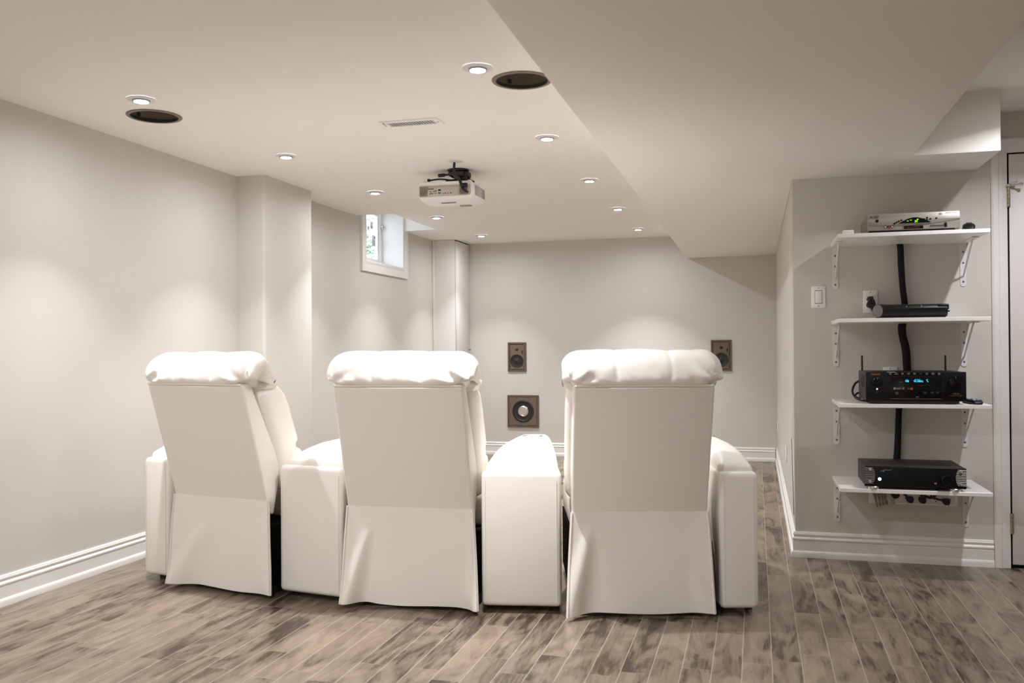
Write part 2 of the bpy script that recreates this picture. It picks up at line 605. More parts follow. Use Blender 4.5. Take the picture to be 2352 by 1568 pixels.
# window
wn = bpy.data.objects.new('window_1', None)
COL.objects.link(wn)
wn.location = (XL, WY0, WZ0)
struct(wn, 'small white basement window with stickers on its glass')
WW, WH = WY1 - WY0, WZ1 - WZ0
mb = MB()
t = .013
mb.box(-WD, .0, -0.0, t, 0, WH)
mb.box(-WD, .0, WW - t, WW, 0, WH)
mb.box(-WD, .0, 0, WW, 0, t)
mb.box(-WD, .0, 0, WW, WH - t, WH)
mb.build('window_jamb', M_TRIM, wn)
CW = .098
prof = [(0, 0), (0, .010), (.010, .016), (.022, .016), (.030, .012), (.052, .014), (.070, .020), (.098, .020), (.098, 0)]   # (across, stand-off)
sw_ = sweep([(WW - t, WH - .02), (WW - t, t), (t, t), (t, WH - .02)], [(a, d) for a, d in prof])
for v in sw_.bm.verts:
    v.co = (v.co.z, v.co.x, v.co.y)
sw_.build('window_casing', M_TRIM, wn, sharp=25, recalc=True)
FX = -WD + .02
mb = MB()
fw_ = .045
mb.box(FX - .03, FX + .03, t, t + fw_, t, WH - t, bev=.003)
mb.box(FX - .03, FX + .03, WW - t - fw_, WW - t, t, WH - t, bev=.003)
mb.box(FX - .03, FX + .03, t, WW - t, t, t + fw_, bev=.003)
mb.box(FX - .03, FX + .03, t, WW - t, WH - t - fw_, WH - t, bev=.003)
mb.build('window_frame', M_WHITE, wn)
mid = .43
for (ya, yb, dx) in ((t + fw_ - .004, mid + .02, -.012), (mid - .02, WW - t - fw_ + .004, .008)):
    s_ = MB()
    zz0, zz1, sw = t + fw_ - .004, WH - t - fw_ + .004, .034
    X0, X1 = FX + dx - .009, FX + dx + .009
    s_.box(X0, X1, ya, ya + sw, zz0, zz1, bev=.003)
    s_.box(X0, X1, yb - sw, yb, zz0, zz1, bev=.003)
    s_.box(X0, X1, ya + sw, yb - sw, zz0, zz0 + sw, bev=.003)
    s_.box(X0, X1, ya + sw, yb - sw, zz1 - sw, zz1, bev=.003)
    so = s_.build('sash', M_WHITE, wn)
    MB().box(FX + dx - .002, FX + dx + .002, ya + sw, yb - sw, zz0 + sw, zz1 - sw).build('pane', M_GLASS, so)
# paper energy stickers on the right-hand pane
GX = FX + .008 + .0028
for (y0, y1, z0, z1, kind) in ((.635, .712, .205, .305, 1), (.60, .655, .36, .425, 2), (.535, .575, .345, .375, 3)):
    st = MB().box(GX, GX + .0006, y0, y1, z0, z1).build('window_sticker', M_PAPER, wn)
    pr = MB()
    if kind == 1:
        for k in range(5):
            pr.box(GX + .0007, GX + .0011, y0 + .006, y1 - .008 - .006 * (k % 2), z0 + .010 + k * .010, z0 + .013 + k * .010)
        pr.box(GX + .0007, GX + .0011, y1 - .022, y1 - .006, z1 - .026, z1 - .008)
        pr.build('sticker_print', M_RCA_B, st)
    else:
        for k in range(2):
            pr.box(GX + .0007, GX + .0011, y0 + .006, y1 - .006, z0 + .008 + k * .012, z0 + .012 + k * .012)
        pr.build('sticker_print', M_GREYPL if kind == 2 else M_REDP, st)
lt_ = MB()
lt_.cyl((FX + .03, WW - t - .03, .40), (FX + .052, WW - t - .03, .40), .010, 12)
lt_.box(FX + .045, FX + .053, WW - t - .036, WW - t - .024, .37, .41, bev=.002)
lt_.build('window_latch', M_NICKEL, wn)

# outside the window: pale siding of the next house, a shrub, gravel
MB().box(-9.0, -8.9, 4.0, 26.0, 1.2, 4.2).build('neighbour_wall', M_SIDING, smooth=False)
tag(bpy.data.objects['neighbour_wall'], 'bright white house wall seen through the basement window', 'wall', kind='structure')
MB().box(-12, XL - WD - .02, 2, 20, 1.55, 1.6).build('ground_outside', M_GRAVEL, smooth=False)
tag(bpy.data.objects['ground_outside'], 'pale gravel outside the basement window', 'ground', kind='structure')
shr = thing('shrub', 'green leafy shrub outside the basement window', 'shrub', (-5.15, 11.0, 1.6))
mb = MB()
rnd = random.Random(3)
for k in range(420):
    p = Vector((rnd.gauss(0, .17), rnd.gauss(0, .13), min(1.35, abs(rnd.gauss(.72, .30)))))
    a, b_ = rnd.uniform(0, 6.28), rnd.uniform(-.6, .9)
    d = Vector((math.cos(a) * math.cos(b_), math.sin(a) * math.cos(b_), math.sin(b_)))
    w = d.orthogonal().normalized() * .018
    L = rnd.uniform(.05, .09)
    nrm = d.cross(w).normalized() * .006
    v = [mb.bm.verts.new(q) for q in (p, p + d * L * .5 + w + nrm, p + d * L, p + d * L * .5 - w + nrm)]
    mb.bm.faces.new(v)
mb.build('foliage', M_LEAF, shr, smooth=False)
mb = MB()
for k in range(7):
    a = k * .9
    mb.tube([(0, 0, 0), (.06 * math.cos(a), .06 * math.sin(a), .25), (.12 * math.cos(a), .10 * math.sin(a), .9)], [.012, .009, .004], 8, smooth=4)
mb.build('stem', principled('bark', (.08, .06, .04), .8), shr)

# boxed cabinet in the far left corner
cb = thing('corner_cabinet', 'tall white corner cabinet hung on the back wall below the ceiling', 'cabinet', (XL, YB, 0))
cz0, cz1, cx, cy = 1.045, ZC - .002, .243, -.41
mb = MB()
mb.box(.001, cx, cy, -.001, cz0, cz1)
mb.build('carcass', M_CAB, cb, smooth=False)
MB().box(.002, .022, cy - .006, cy, cz0, cz1, bev=.001).build('edge_strip', M_TRIM, cb)
MB().box(cx, cx + .002, cy + .004, -.004, cz0 + .004, cz1 - .001).build('door_gap', M_DARK, cb, smooth=False)
d_ = MB().box(cx + .002, cx + .020, cy + .001, -.012, cz0, cz1 - .012, bev=.0015).build('door', M_CAB, cb)
MB().lathe([(.004, 0), (.004, .012), (.009, .016), (.010, .022), (.006, .027), (.0005, .028)], (cx + .020, -.05, cz0 + .045), 'x', 18, cap=True).build('knob', M_NICKEL, d_)

# ------------------------------------------------------------------ recessed lights
def make_pot(name, label, loc, group, lens=None):
    t = thing(name, label, 'ceiling light', loc, 0, group)
    MB().lathe([(.058, -.0005), (.0615, -.002), (.061, -.0045), (.055, -.0065), (.044, -.008), (.0385, -.0075), (.0365, -.004)], n=40).build('trim_ring', M_STEELW, t)
    MB().lathe([(.0365, -.004), (.0355, -.0115), (.0335, -.0135), (.0300, -.0135), (.0290, -.0085)], n=36).build('gimbal', M_GIMBAL, t)
    MB().lathe([(.0292, -.0088), (.0004, -.0090)], n=32, cap=True).build('lens', lens or M_LENS, t)
    return t


def pot_lamp(parent):
    ld = bpy.data.lights.new('pot_lamp', 'AREA')
    ld.shape = 'DISK'
    ld.size = .048
    ld.energy = POT_W
    ld.color = POT_COL
    ld.spread = POT_SPREAD
    lo = bpy.data.objects.new('pot_lamp', ld)
    COL.objects.link(lo)
    lo.location = (0, 0, -.0112)
    lo.parent = parent
    return ld


PY = [3.32, 4.52, 5.745, 6.985, 8.24]
GL = 'recessed LED spotlights in two rows of the ceiling'
names_l = ['recessed round spotlight next to the open ceiling speaker by the window wall',
           'recessed round spotlight in front of the wall pillar',
           'recessed round spotlight third along the window-side row, before the window',
           'recessed round spotlight behind the hanging projector, beside the window pocket',
           'recessed round spotlight in the far corner before the corner cabinet']
names_r = ['recessed round spotlight next to the open ceiling speaker by the bulkhead',
           'recessed round spotlight second along the bulkhead-side row, beside the air register',
           'recessed round spotlight third along the bulkhead-side row, level with the projector body',
           'recessed round spotlight right above the blank square plate by the bulkhead',
           'recessed round spotlight last by the bulkhead, next to the back wall']
pot = make_pot('recessed_light', names_l[0], (-2.58, PY[0], ZC), GL)
pots = [pot]
for i, y in enumerate(PY):
    if i:
        pots.append(dup(pot, (-2.555, y, ZC), names_l[i], GL))
    pots.append(dup(pot, (-1.04, y, ZC), names_r[i], GL))
for p_ in pots:
    pot_lamp(p_).energy = POT_W * (.82 if p_.location.x < -2 else 1.15)
GR = 'recessed LED spotlights out of the picture'
for k, (x, y, z, pw, sp) in enumerate([(1.28, 4.05, ZR, 1.45, 142), (-1.04, .84, ZC, 1.5, 168), (-1.9, .84, ZC, 3.4, 168), (-1.9, -.4, ZC, 1.7, 168), (-1.9, -1.7, ZC, 1.7, 168), (.2, -2.3, ZB, 1.1, 168)]):  # all after the first are added, unseen, to brighten recliner backs and soffit
    if k == 0:
        o = make_pot('recessed_light', 'recessed round spotlight in the ceiling over the door', (x, y, z), GR, M_LENS_DIM)
    else:
        o = dup(pot, (x, y, z), 'added unseen spotlight behind the camera, brightening the recliner backs', GR)
    ld = pot_lamp(o)
    ld.energy = POT_W * pw
    ld.spread = math.radians(sp)

# ------------------------------------------------------------------ ceiling speakers, vent, plates
def ceiling_speaker(loc, rz, label):
    t = thing('ceiling_speaker', label, 'speaker', loc, rz, 'open round speakers in the ceiling')
    MB().lathe([(.1235, 0), (.1235, -.003), (.121, -.0055), (.1075, -.0055), (.1065, -.004), (.1065, .004)], n=56).build('rim', M_RIM, t)
    MB().lathe([(.109, .0), (.108, .012), (.103, .05), (.095, .090), (.075, .118), (.0005, .122)], n=48).build('bowl', M_RIM, t)
    MB().lathe([(.1068, -.0058), (.1045, -.0058), (.1035, -.003), (.1035, .008)], n=48).build('gasket', M_BLACKM, t)
    # angled driver with its cone and bridge
    X = Matrix.Translation((0, .004, .046)) @ Matrix.Rotation(math.radians(16), 4, 'X')
    MB().lathe([(.068, .012), (.067, .0), (.062, -.004), (.058, 0), (.04, .016), (.018, .026), (.0005, .027)], n=36, cap=True).build('woofer', M_CONE, t, xf=X)
    b_ = MB().box(-.066, .066, -.010, .010, -.012, -.007, M=X)
    b_ = b_.build('tweeter_bridge', M_TAUPED, t)
    MB().lathe([(.016, -.006), (.016, -.016), (.012, -.020), (.0005, -.022)], n=20, cap=True).build('tweeter', M_CONE, b_, xf=X)
    for a in (25, 155, 205, 335):
        c, s = math.cos(math.radians(a)), math.sin(math.radians(a))
        MB().box(-.004, .004, -.006, .006, -.004, .014, bev=.001).build('clip', M_BLACKM, t, xf=Matrix.Translation((c * .098, s * .098, .014)) @ Matrix.Rotation(math.radians(a), 4, 'Z'))
    return t


ceiling_speaker((*CSPK[0], ZC), math.radians(15), 'open brown round ceiling speaker near the window wall')
ceiling_speaker((*CSPK[1], ZC), math.radians(-20), 'open brown round ceiling speaker tucked against the bulkhead')

vt = thing('ceiling_vent', 'white slotted air register in the ceiling', 'vent', (-1.602, 4.038, ZC))
mb = MB()
for a in ((-.148, .148, -.06, -.034), (-.148, .148, .034, .06), (-.148, -.118, -.034, .034), (.118, .148, -.034, .034)):
    mb.box(a[0], a[1], a[2], a[3], -.006, -.0005)
mb.build('register_frame', M_WHITE, vt)
MB().box(-.118, .118, -.034, .034, -.002, -.0008).build('register_back', M_GREYV, vt)
mb = MB()
for k in range(17):
    x = -.110 + k * .01375
    mb.box(-.0042, .0042, -.034, .034, -.001, .001, M=Matrix.Translation((x, 0, -.0045)) @ Matrix.Rotation(.5, 4, 'Y'))
mb.build('louvers', M_WHITE, vt)
for x in (-.134, .134):
    MB().cyl((x, 0, -.0058), (x, 0, -.0085), .004, 10).build('screw', M_NICKEL, vt)
MB().box(-.131, -.128, -.055, -.03, -.013, -.0055).build('damper_lever', M_NICKEL, vt)


def plate(name, label, cat, loc, rot, w, h, device=None, group=None):
    t = thing(name, label, cat, loc)
    t.rotation_euler = rot
    if group:
        t['group'] = group
    MB().box(-w / 2, w / 2, -.006, 0, -h / 2, h / 2, bev=.0035, seg=2).build('cover', M_WHITE, t)
    for z in (-h * .42, h * .42):
        MB().cyl((0, -.0056, z), (0, -.0072, z), .0028, 10).build('screw', M_PRINTG, t)
    if device == 'rocker':
        MB().box(-.0185, .0185, -.0066, -.006, -.035, .035).build('switch_gap', M_GREYPL, t)
        MB().prism([(-.006, -.0325), (-.0115, -.031), (-.0075, .0), (-.009, .031), (-.006, .0325)], 'x', -.0165, .0165, bev=.0008).build('rocker', M_WHITE, t)
    elif device == 'hole':
        MB().box(-.019, .019, -.0072, -.006, -.035, .035, bev=.001).build('insert', M_WHITE, t)
        MB().box(-.012, .014, -.0078, -.0072, -.005, .026).build('opening', M_DARK, t)
    elif device == 'coax':
        MB().lathe([(.011, -.006), (.011, -.009), (.005, -.009), (.005, -.016), (.0005, -.016)], (0, 0, 0), 'y', 18, cap=True).build('jack', M_NICKEL, t)
    elif device == 'duplex':
        for z in (-.021, .021):
            MB().lathe([(.0165, -.006), (.0165, -.008), (.0005, -.008)], (0, 0, z), 'y', 20, cap=True).build('socket', M_WHITE, t)
            s = MB()
            s.box(-.007, -.0055, -.0085, -.0079, z - .001, z + .008)
            s.box(.0055, .007, -.0085, -.0079, z - .001, z + .008)
            s.cyl((0, -.0079, z - .008), (0, -.0086, z - .008), .0025, 10)
            s.build('slots', M_DARK, t)
    return t


CE = (-math.pi / 2, 0, 0)   # a plate turned to face down from the ceiling
plate('cover_plate', 'white square coax plate on the ceiling beside the projector mount', 'cover plate', (-1.952, 4.955, ZC - .0005), CE, .072, .125, 'coax')
plate('cover_plate', 'white blank plate on the ceiling beneath a spotlight by the bulkhead', 'cover plate', (-1.102, 7.25, ZC - .0005), CE, .105, .118)
plate('outlet_plate', 'white ceiling outlet plate feeding the black projector cable', 'outlet', (-1.688, 4.93, ZC - .0005), CE, .075, .125, 'duplex')
plate('light_switch', 'white rocker light switch on the wall beside the shelves', 'light switch', (.318, YS - .0005, 1.359), (0, 0, 0), .070, .115, 'rocker')
plate('cable_outlet', 'white wall plate with black cables pouring out above the game console', 'outlet', (.571, YS - .0005, 1.330), (0, 0, 0), .070, .115, 'hole')
plate('cover_plate', 'white blank plate on the wall behind the receiver', 'cover plate', (.663, YS - .0005, .936), (0, 0, 0), .070, .115)
RW = (0, 0, -math.pi / 2)
plate('outlet_plate', 'white outlet plate on the corridor wall nearer the black slit', 'outlet', (XR - .0005, 6.20, .388), RW, .070, .115, 'duplex')
plate('outlet_plate', 'white outlet plate low on the corridor wall near the back wall', 'outlet', (XR - .0005, 8.52, .37), RW, .070, .115, 'duplex')
ap = thing('access_panel', 'white flush panel with a black slit on the corridor wall by the corner', 'panel', (XR, 5.14, .39))
MB().box(-.002, -.0005, -.19, .17, -.22, .21, bev=.0005).build('cover', M_WALL, ap)
mb = MB()
mb.prism([(.100, .195), (.140, .195), (-.095, -.19), (-.155, -.19)], 'x', -.0032, -.002)
mb.build('slit', M_DARK, ap, recalc=True)

# ------------------------------------------------------------------ projector on its mount
PJ = (-1.819, 5.115, 2.003)
pj = thing('projector', 'white projector hanging upside down from the ceiling', 'projector', PJ, math.radians(0))
hw, dp, zt = .175, .285, .117
secs = []
def rr(xh, z0, z1, y, r, n=6):
    pts = []
    for cx_, cz_, a0 in ((xh - r, z1 - r, 0), (-xh + r, z1 - r, 90), (-xh + r, z0 + r, 180), (xh - r, z0 + r, 270)):
        for k in range(n + 1):
            a = math.radians(a0 + 90 * k / n)
            pts.append((cx_ + r * math.cos(a), y, cz_ + r * math.sin(a)))
    return pts
for y, xi, za, zb, r in ((.004, .010, .022, .112, .022), (0, .004, .024, .114, .024), (.012, 0, .016, .117, .026), (.06, -.004, .004, .118, .03), (.16, -.006, -.002, .118, .032), (.25, -.002, .004, .116, .034), (.28, .012, .016, .106, .034), (.29, .03, .03, .095, .03)):
    secs.append(rr(hw - xi, za, zb, y, r))
MB().loft(secs).build('body', M_WHITE, pj, sharp=50)
MB().box(-hw + .012, hw - .012, -.0015, .004, .030, .092, bev=.004).build('rear_panel', principled('pale_grey_plastic', (.50, .45, .37), .5), pj)
pp = MB().box(-.108, .086, -.0028, -.001, .033, .080, bev=.002).build('port_panel', principled('port_panel_plastic', (.56, .53, .48), .5), pj)
for x in (-.134, .122):
    g = MB().box(x - .027, x + .027, -.004, -.001, .030, .091, bev=.008, seg=3).build('speaker_grille', principled('grille_taupe', (.28, .225, .165), .6), pj)
    MB().lathe([(.0225, -.004), (.0225, -.005), (.0005, -.005)], (x, 0, .058), 'y', 28, cap=True).build('speaker_disc', principled('grille_dark', (.18, .145, .105), .7), g)
def jack(x, z, r, mat):
    MB().lathe([(r, -.0028), (r, -.0055), (r * .45, -.0055), (r * .45, -.003)], (x, 0, z), 'y', 12).build('jack', mat, pp)
for x, z, mt in ((-.090, .056, M_RCA_G), (-.090, .044, M_RCA_B), (-.078, .058, M_PRINTW), (-.078, .045, M_RCA_R), (-.066, .059, M_PRINTG), (-.066, .046, M_RCA_Y), (-.054, .060, M_RCA_R), (-.054, .046, M_RCA_G)):
    jack(x, z, .0042, mt)
for z, mt in ((.064, M_BLACKM), (.046, M_RCA_B)):
    MB().box(-.040, -.022, -.006, -.0028, z - .0045, z + .0045, bev=.0015).build('video_port', mt, pp)
MB().box(-.106, -.068, -.0033, -.0027, .071, .076).build('port_legend', M_BLACKM, pp)
for x, w in ((-.008, .005), (.006, .009), (.022, .005), (.042, .009)):
    MB().box(x - w / 2, x + w / 2, -.0045, -.0027, .041, .046).build('port', M_BLACKM, pp)
lg = MB()
for x in (-.003, .014, .034, .052):
    lg.box(x, x + .012, -.0032, -.0027, .066, .0672)
lg.build('port_lettering', M_PRINTG, pp)
mb = MB()
for i in range(11):
    for j in range(9):
        z = .036 + j * .0068
        y = .055 + i * .0185
        mb.box(hw + .0035, hw + .0072, y - .0045, y + .0045, z - .0017, z + .0017)
mb.build('side_vent', M_PLUGG, pj)
MB().box(.03, .10, .20, .235, -.0045, .002).build('foot_recess', M_PLUGG, pj)
lb = MB()
for k in range(3):
    lb.box(-.05 + .0, .045, .075 + k * .008, .0765 + k * .008, -.0035, -.0005)
lb.build('under_lettering', M_PRINTG, pj)
mb = MB()
for x, y in ((-.14, .03), (.145, .05)):
    mb.lathe([(.016, .116), (.015, .124), (.008, .127), (.0005, .127)], (x, y, 0), 'z', 18, cap=True)
mb.build('feet', M_WHITE, pj)

mt = thing('projector_mount', 'black projector ceiling mount with side arm', 'mount', (-1.755, 5.19, ZC))
MB().lathe([(.066, -.001), (.068, -.005), (.062, -.010), (.045, -.012), (.0005, -.012)], n=32, cap=True).build('ceiling_plate', M_BLACKM, mt)
mb = MB()
mb.box(-.052, .050, -.045, .045, -.044, -.012, bev=.009)
mb.box(.042, .074, -.03, .03, -.050, -.018, bev=.004)
mb.cyl((0, 0, -.044), (0, 0, -.066), .026, 20)
mb.build('gearbox', M_BLACKM, mt)
mb = MB()
mb.cyl((-.050, -.03, -.032), (-.078, -.03, -.033), .006, 12)
mb.cyl((-.078, -.03, -.033), (-.118, -.032, -.035), .0105, 14)
mb.build('adjust_knob', M_BLACKM, mt)
mb = MB()
mb.box(-.080, .078, -.012, .09, -.0665, -.057, bev=.003)
for x, y in ((-.18, -.035), (.06, -.035), (-.14, .11), (.04, .11)):
    mb.tube([(-.03 if x < 0 else .03, .03, -.061), (x * .6, y * .7, -.056), (x, y, -.063)], .0052, 10, smooth=4)
    mb.cyl((x, y, -.069), (x, y, -.054), .010, 12)
mb.build('spider_bracket', M_BLACKM, mt)
cbl = MB()
cbl.tube([(-1.69, 4.928, ZC - .012), (-1.692, 4.925, ZC - .05), (-1.697, 4.95, ZC - .085), (-1.704, 5.05, 2.118), (-1.702, 5.092, 2.085), (-1.690, 5.085, 2.060), (-1.672, 5.080, 2.047), (-1.664, 5.098, 2.043)], [.0075, .0078, .0078, .009, .009, .008, .0065, .006], 12, smooth=6)
cb_o = cbl.build('projector_cable', M_RUBBER)
tag(cb_o, 'black cable drooping from the ceiling outlet to the projector back', 'cable')
MB().box(-1.702, -1.667, 5.082, 5.108, 2.075, 2.098, bev=.003).build('plug', M_RUBBER, cb_o)

# ------------------------------------------------------------------ speakers on the back wall
def wall_speaker(loc, label):
    t = thing('wall_speaker', label, 'speaker', loc, 0, 'brown in-wall speakers above the subwoofer height')
    w, h = .195, .302
    f = MB()
    for a in ((-w / 2, -w / 2 + .017, -h / 2, h / 2), (w / 2 - .017, w / 2, -h / 2, h / 2), (-w / 2 + .017, w / 2 - .017, -h / 2, -h / 2 + .019), (-w / 2 + .017, w / 2 - .017, h / 2 - .017, h / 2)):
        f.box(a[0], a[1], -.014, -.0005, a[2], a[3])
    f.build('frame', M_TAUPED, t, smooth=False)
    MB().box(-w / 2 + .017, w / 2 - .017, -.004, -.001, -h / 2 + .018, h / 2 - .016).build('frame_gap', M_DARK, t, smooth=False)
    MB().box(-w / 2 + .021, w / 2 - .021, -.008, -.0042, -h / 2 + .023, h / 2 - .021).build('baffle', M_TAUPE, t)
    MB().lathe([(.0745, -.008), (.0745, -.011), (.0725, -.0125), (.070, -.011), (.0695, -.0085)], (-.002, 0, -.045), 'y', 48).build('woofer_ring', M_TAUPE, t)
    MB().lathe([(.0698, -.0083), (.067, -.0115), (.062, -.0118), (.058, -.0095), (.04, -.0088), (.022, -.0086), (.018, -.0105), (.008, -.0135), (.0005, -.014)], (-.002, 0, -.045), 'y', 48, cap=True).build('woofer', M_CONE, t)
    MB().lathe([(.016, -.008), (.015, -.0115), (.0125, -.010), (.009, -.0125), (.0005, -.0145)], (-.001, 0, .076), 'y', 24, cap=True).build('tweeter', M_CONE, t)
    MB().box(.052, .064, -.0105, -.007, .034, .068, bev=.0035).build('switch', M_BLACKM, t)
    for z in (.103, .015, -.10):
        for x in (-.072, .072):
            MB().cyl((x, -.0078, z), (x, -.0098, z), .0038, 10).build('screw', M_BLACKM, t)
    b = MB()
    b.box(-.07, .068, -.0105, -.008, -.121, -.113, bev=.001)
    b.build('badge_strip', principled('light_taupe', (.22, .175, .13), .5), t)
    return t


sp0 = wall_speaker((-2.385, YB, 1.013), 'brown in-wall speaker above the subwoofer')
dup(sp0, (-.325, YB, 1.02), 'brown in-wall speaker half hidden by a recliner headrest')
sb = thing('subwoofer', 'square brown in-wall subwoofer with a shiny cone centre', 'speaker', (-2.323, YB, .452))
f = MB()
w = .332
for a in ((-w / 2, -w / 2 + .018, -w / 2, w / 2), (w / 2 - .018, w / 2, -w / 2, w / 2), (-w / 2 + .018, w / 2 - .018, -w / 2, -w / 2 + .018), (-w / 2 + .018, w / 2 - .018, w / 2 - .018, w / 2)):
    f.box(a[0], a[1], -.014, -.0005, a[2], a[3])
f.build('frame', M_TAUPED, sb, smooth=False)
MB().box(-w / 2 + .018, w / 2 - .018, -.005, -.001, -w / 2 + .018, w / 2 - .018).build('frame_gap', M_DARK, sb, smooth=False)
MB().box(-w / 2 + .021, w / 2 - .021, -.0125, -.0052, -w / 2 + .021, w / 2 - .021).build('baffle', M_TAUPE, sb)
MB().lathe([(.118, -.0125), (.117, -.0155), (.113, -.016), (.1115, -.013)], (.002, 0, 0), 'y', 56).build('woofer_ring', M_TAUPED, sb)
MB().lathe([(.1125, -.0130), (.107, -.018), (.098, -.0185), (.092, -.0145), (.088, -.0135), (.07, -.0133), (.057, -.0133), (.055, -.0145), (.0005, -.0145)], (.002, 0, 0), 'y', 56, cap=True).build('woofer', M_CONE, sb)
MB().lathe([(.0565, -.0145), (.054, -.017), (.047, -.022), (.043, -.0235), (.041, -.022), (.0005, -.022)], (.002, 0, 0), 'y', 48, cap=True).build('dust_cap', M_CHROME, sb, sharp=20)
for a, b_ in ((-.063, .137), (.063, .137), (-.063, -.137), (.063, -.137), (-.133, .063), (.133, .063), (-.133, -.063), (.133, -.063)):
    MB().cyl((a, -.0123, b_), (a, -.0143, b_), .004, 10).build('screw', M_BLACKM, sb)

# ------------------------------------------------------------------ recliners
def smoothpoly(pts, k):
    # closed Catmull-Rom through the points
    out = []
    n = len(pts)
    P = [Vector(p) for p in pts]
    for i in range(n):
        p0, p1, p2, p3 = P[i - 1], P[i], P[(i + 1) % n], P[(i + 2) % n]
        for j in range(k):
            t = j / k
            out.append(0.5 * ((2 * p1) + (p2 - p0) * t + (2 * p0 - 5 * p1 + 4 * p2 - p3) * t * t + (3 * p1 - p0 - 3 * p2 + p3) * t ** 3))
    return out


def cushion(prof, hw, r, nx, k, disp, dep=.05, wf=None):
    # closed (y,z) profile swept over x with rounded ends; disp(x, y, z, i) pushes out along the profile normal
    C = smoothpoly(prof, k)
    n = len(C)
    area = sum(C[i].x * C[(i + 1) % n].y - C[(i + 1) % n].x * C[i].y for i in range(n))
    N = []
    for i in range(n):
        d = (C[(i + 1) % n] - C[i - 1]).normalized()
        v = Vector((d.y, -d.x))
        N.append(v if area > 0 else -v)
    rings = []
    xs = [-hw + r * (1 - math.cos(math.pi / 2 * j / 8)) for j in range(8)]
    m = nx
    xs += [-(hw - r) + 2 * (hw - r) * j / m for j in range(m + 1)]
    xs += [-x for x in xs[:8]][::-1]
    for x in xs:
        d = max(0.0, abs(x) - (hw - r))
        ins = dep * (1 - math.sqrt(max(1 - (d / r) ** 2, 0)))
        ring = []
        for i in range(n):
            o = disp(x, C[i].x, C[i].y) - ins
            ring.append((x * (wf(C[i].y, C[i].x) if wf else 1), C[i].x + N[i].x * o, C[i].y + N[i].y * o))
        rings.append(ring)
    return MB().loft(rings)


def gauss(t, w):
    return math.exp(-(t / w) ** 2)


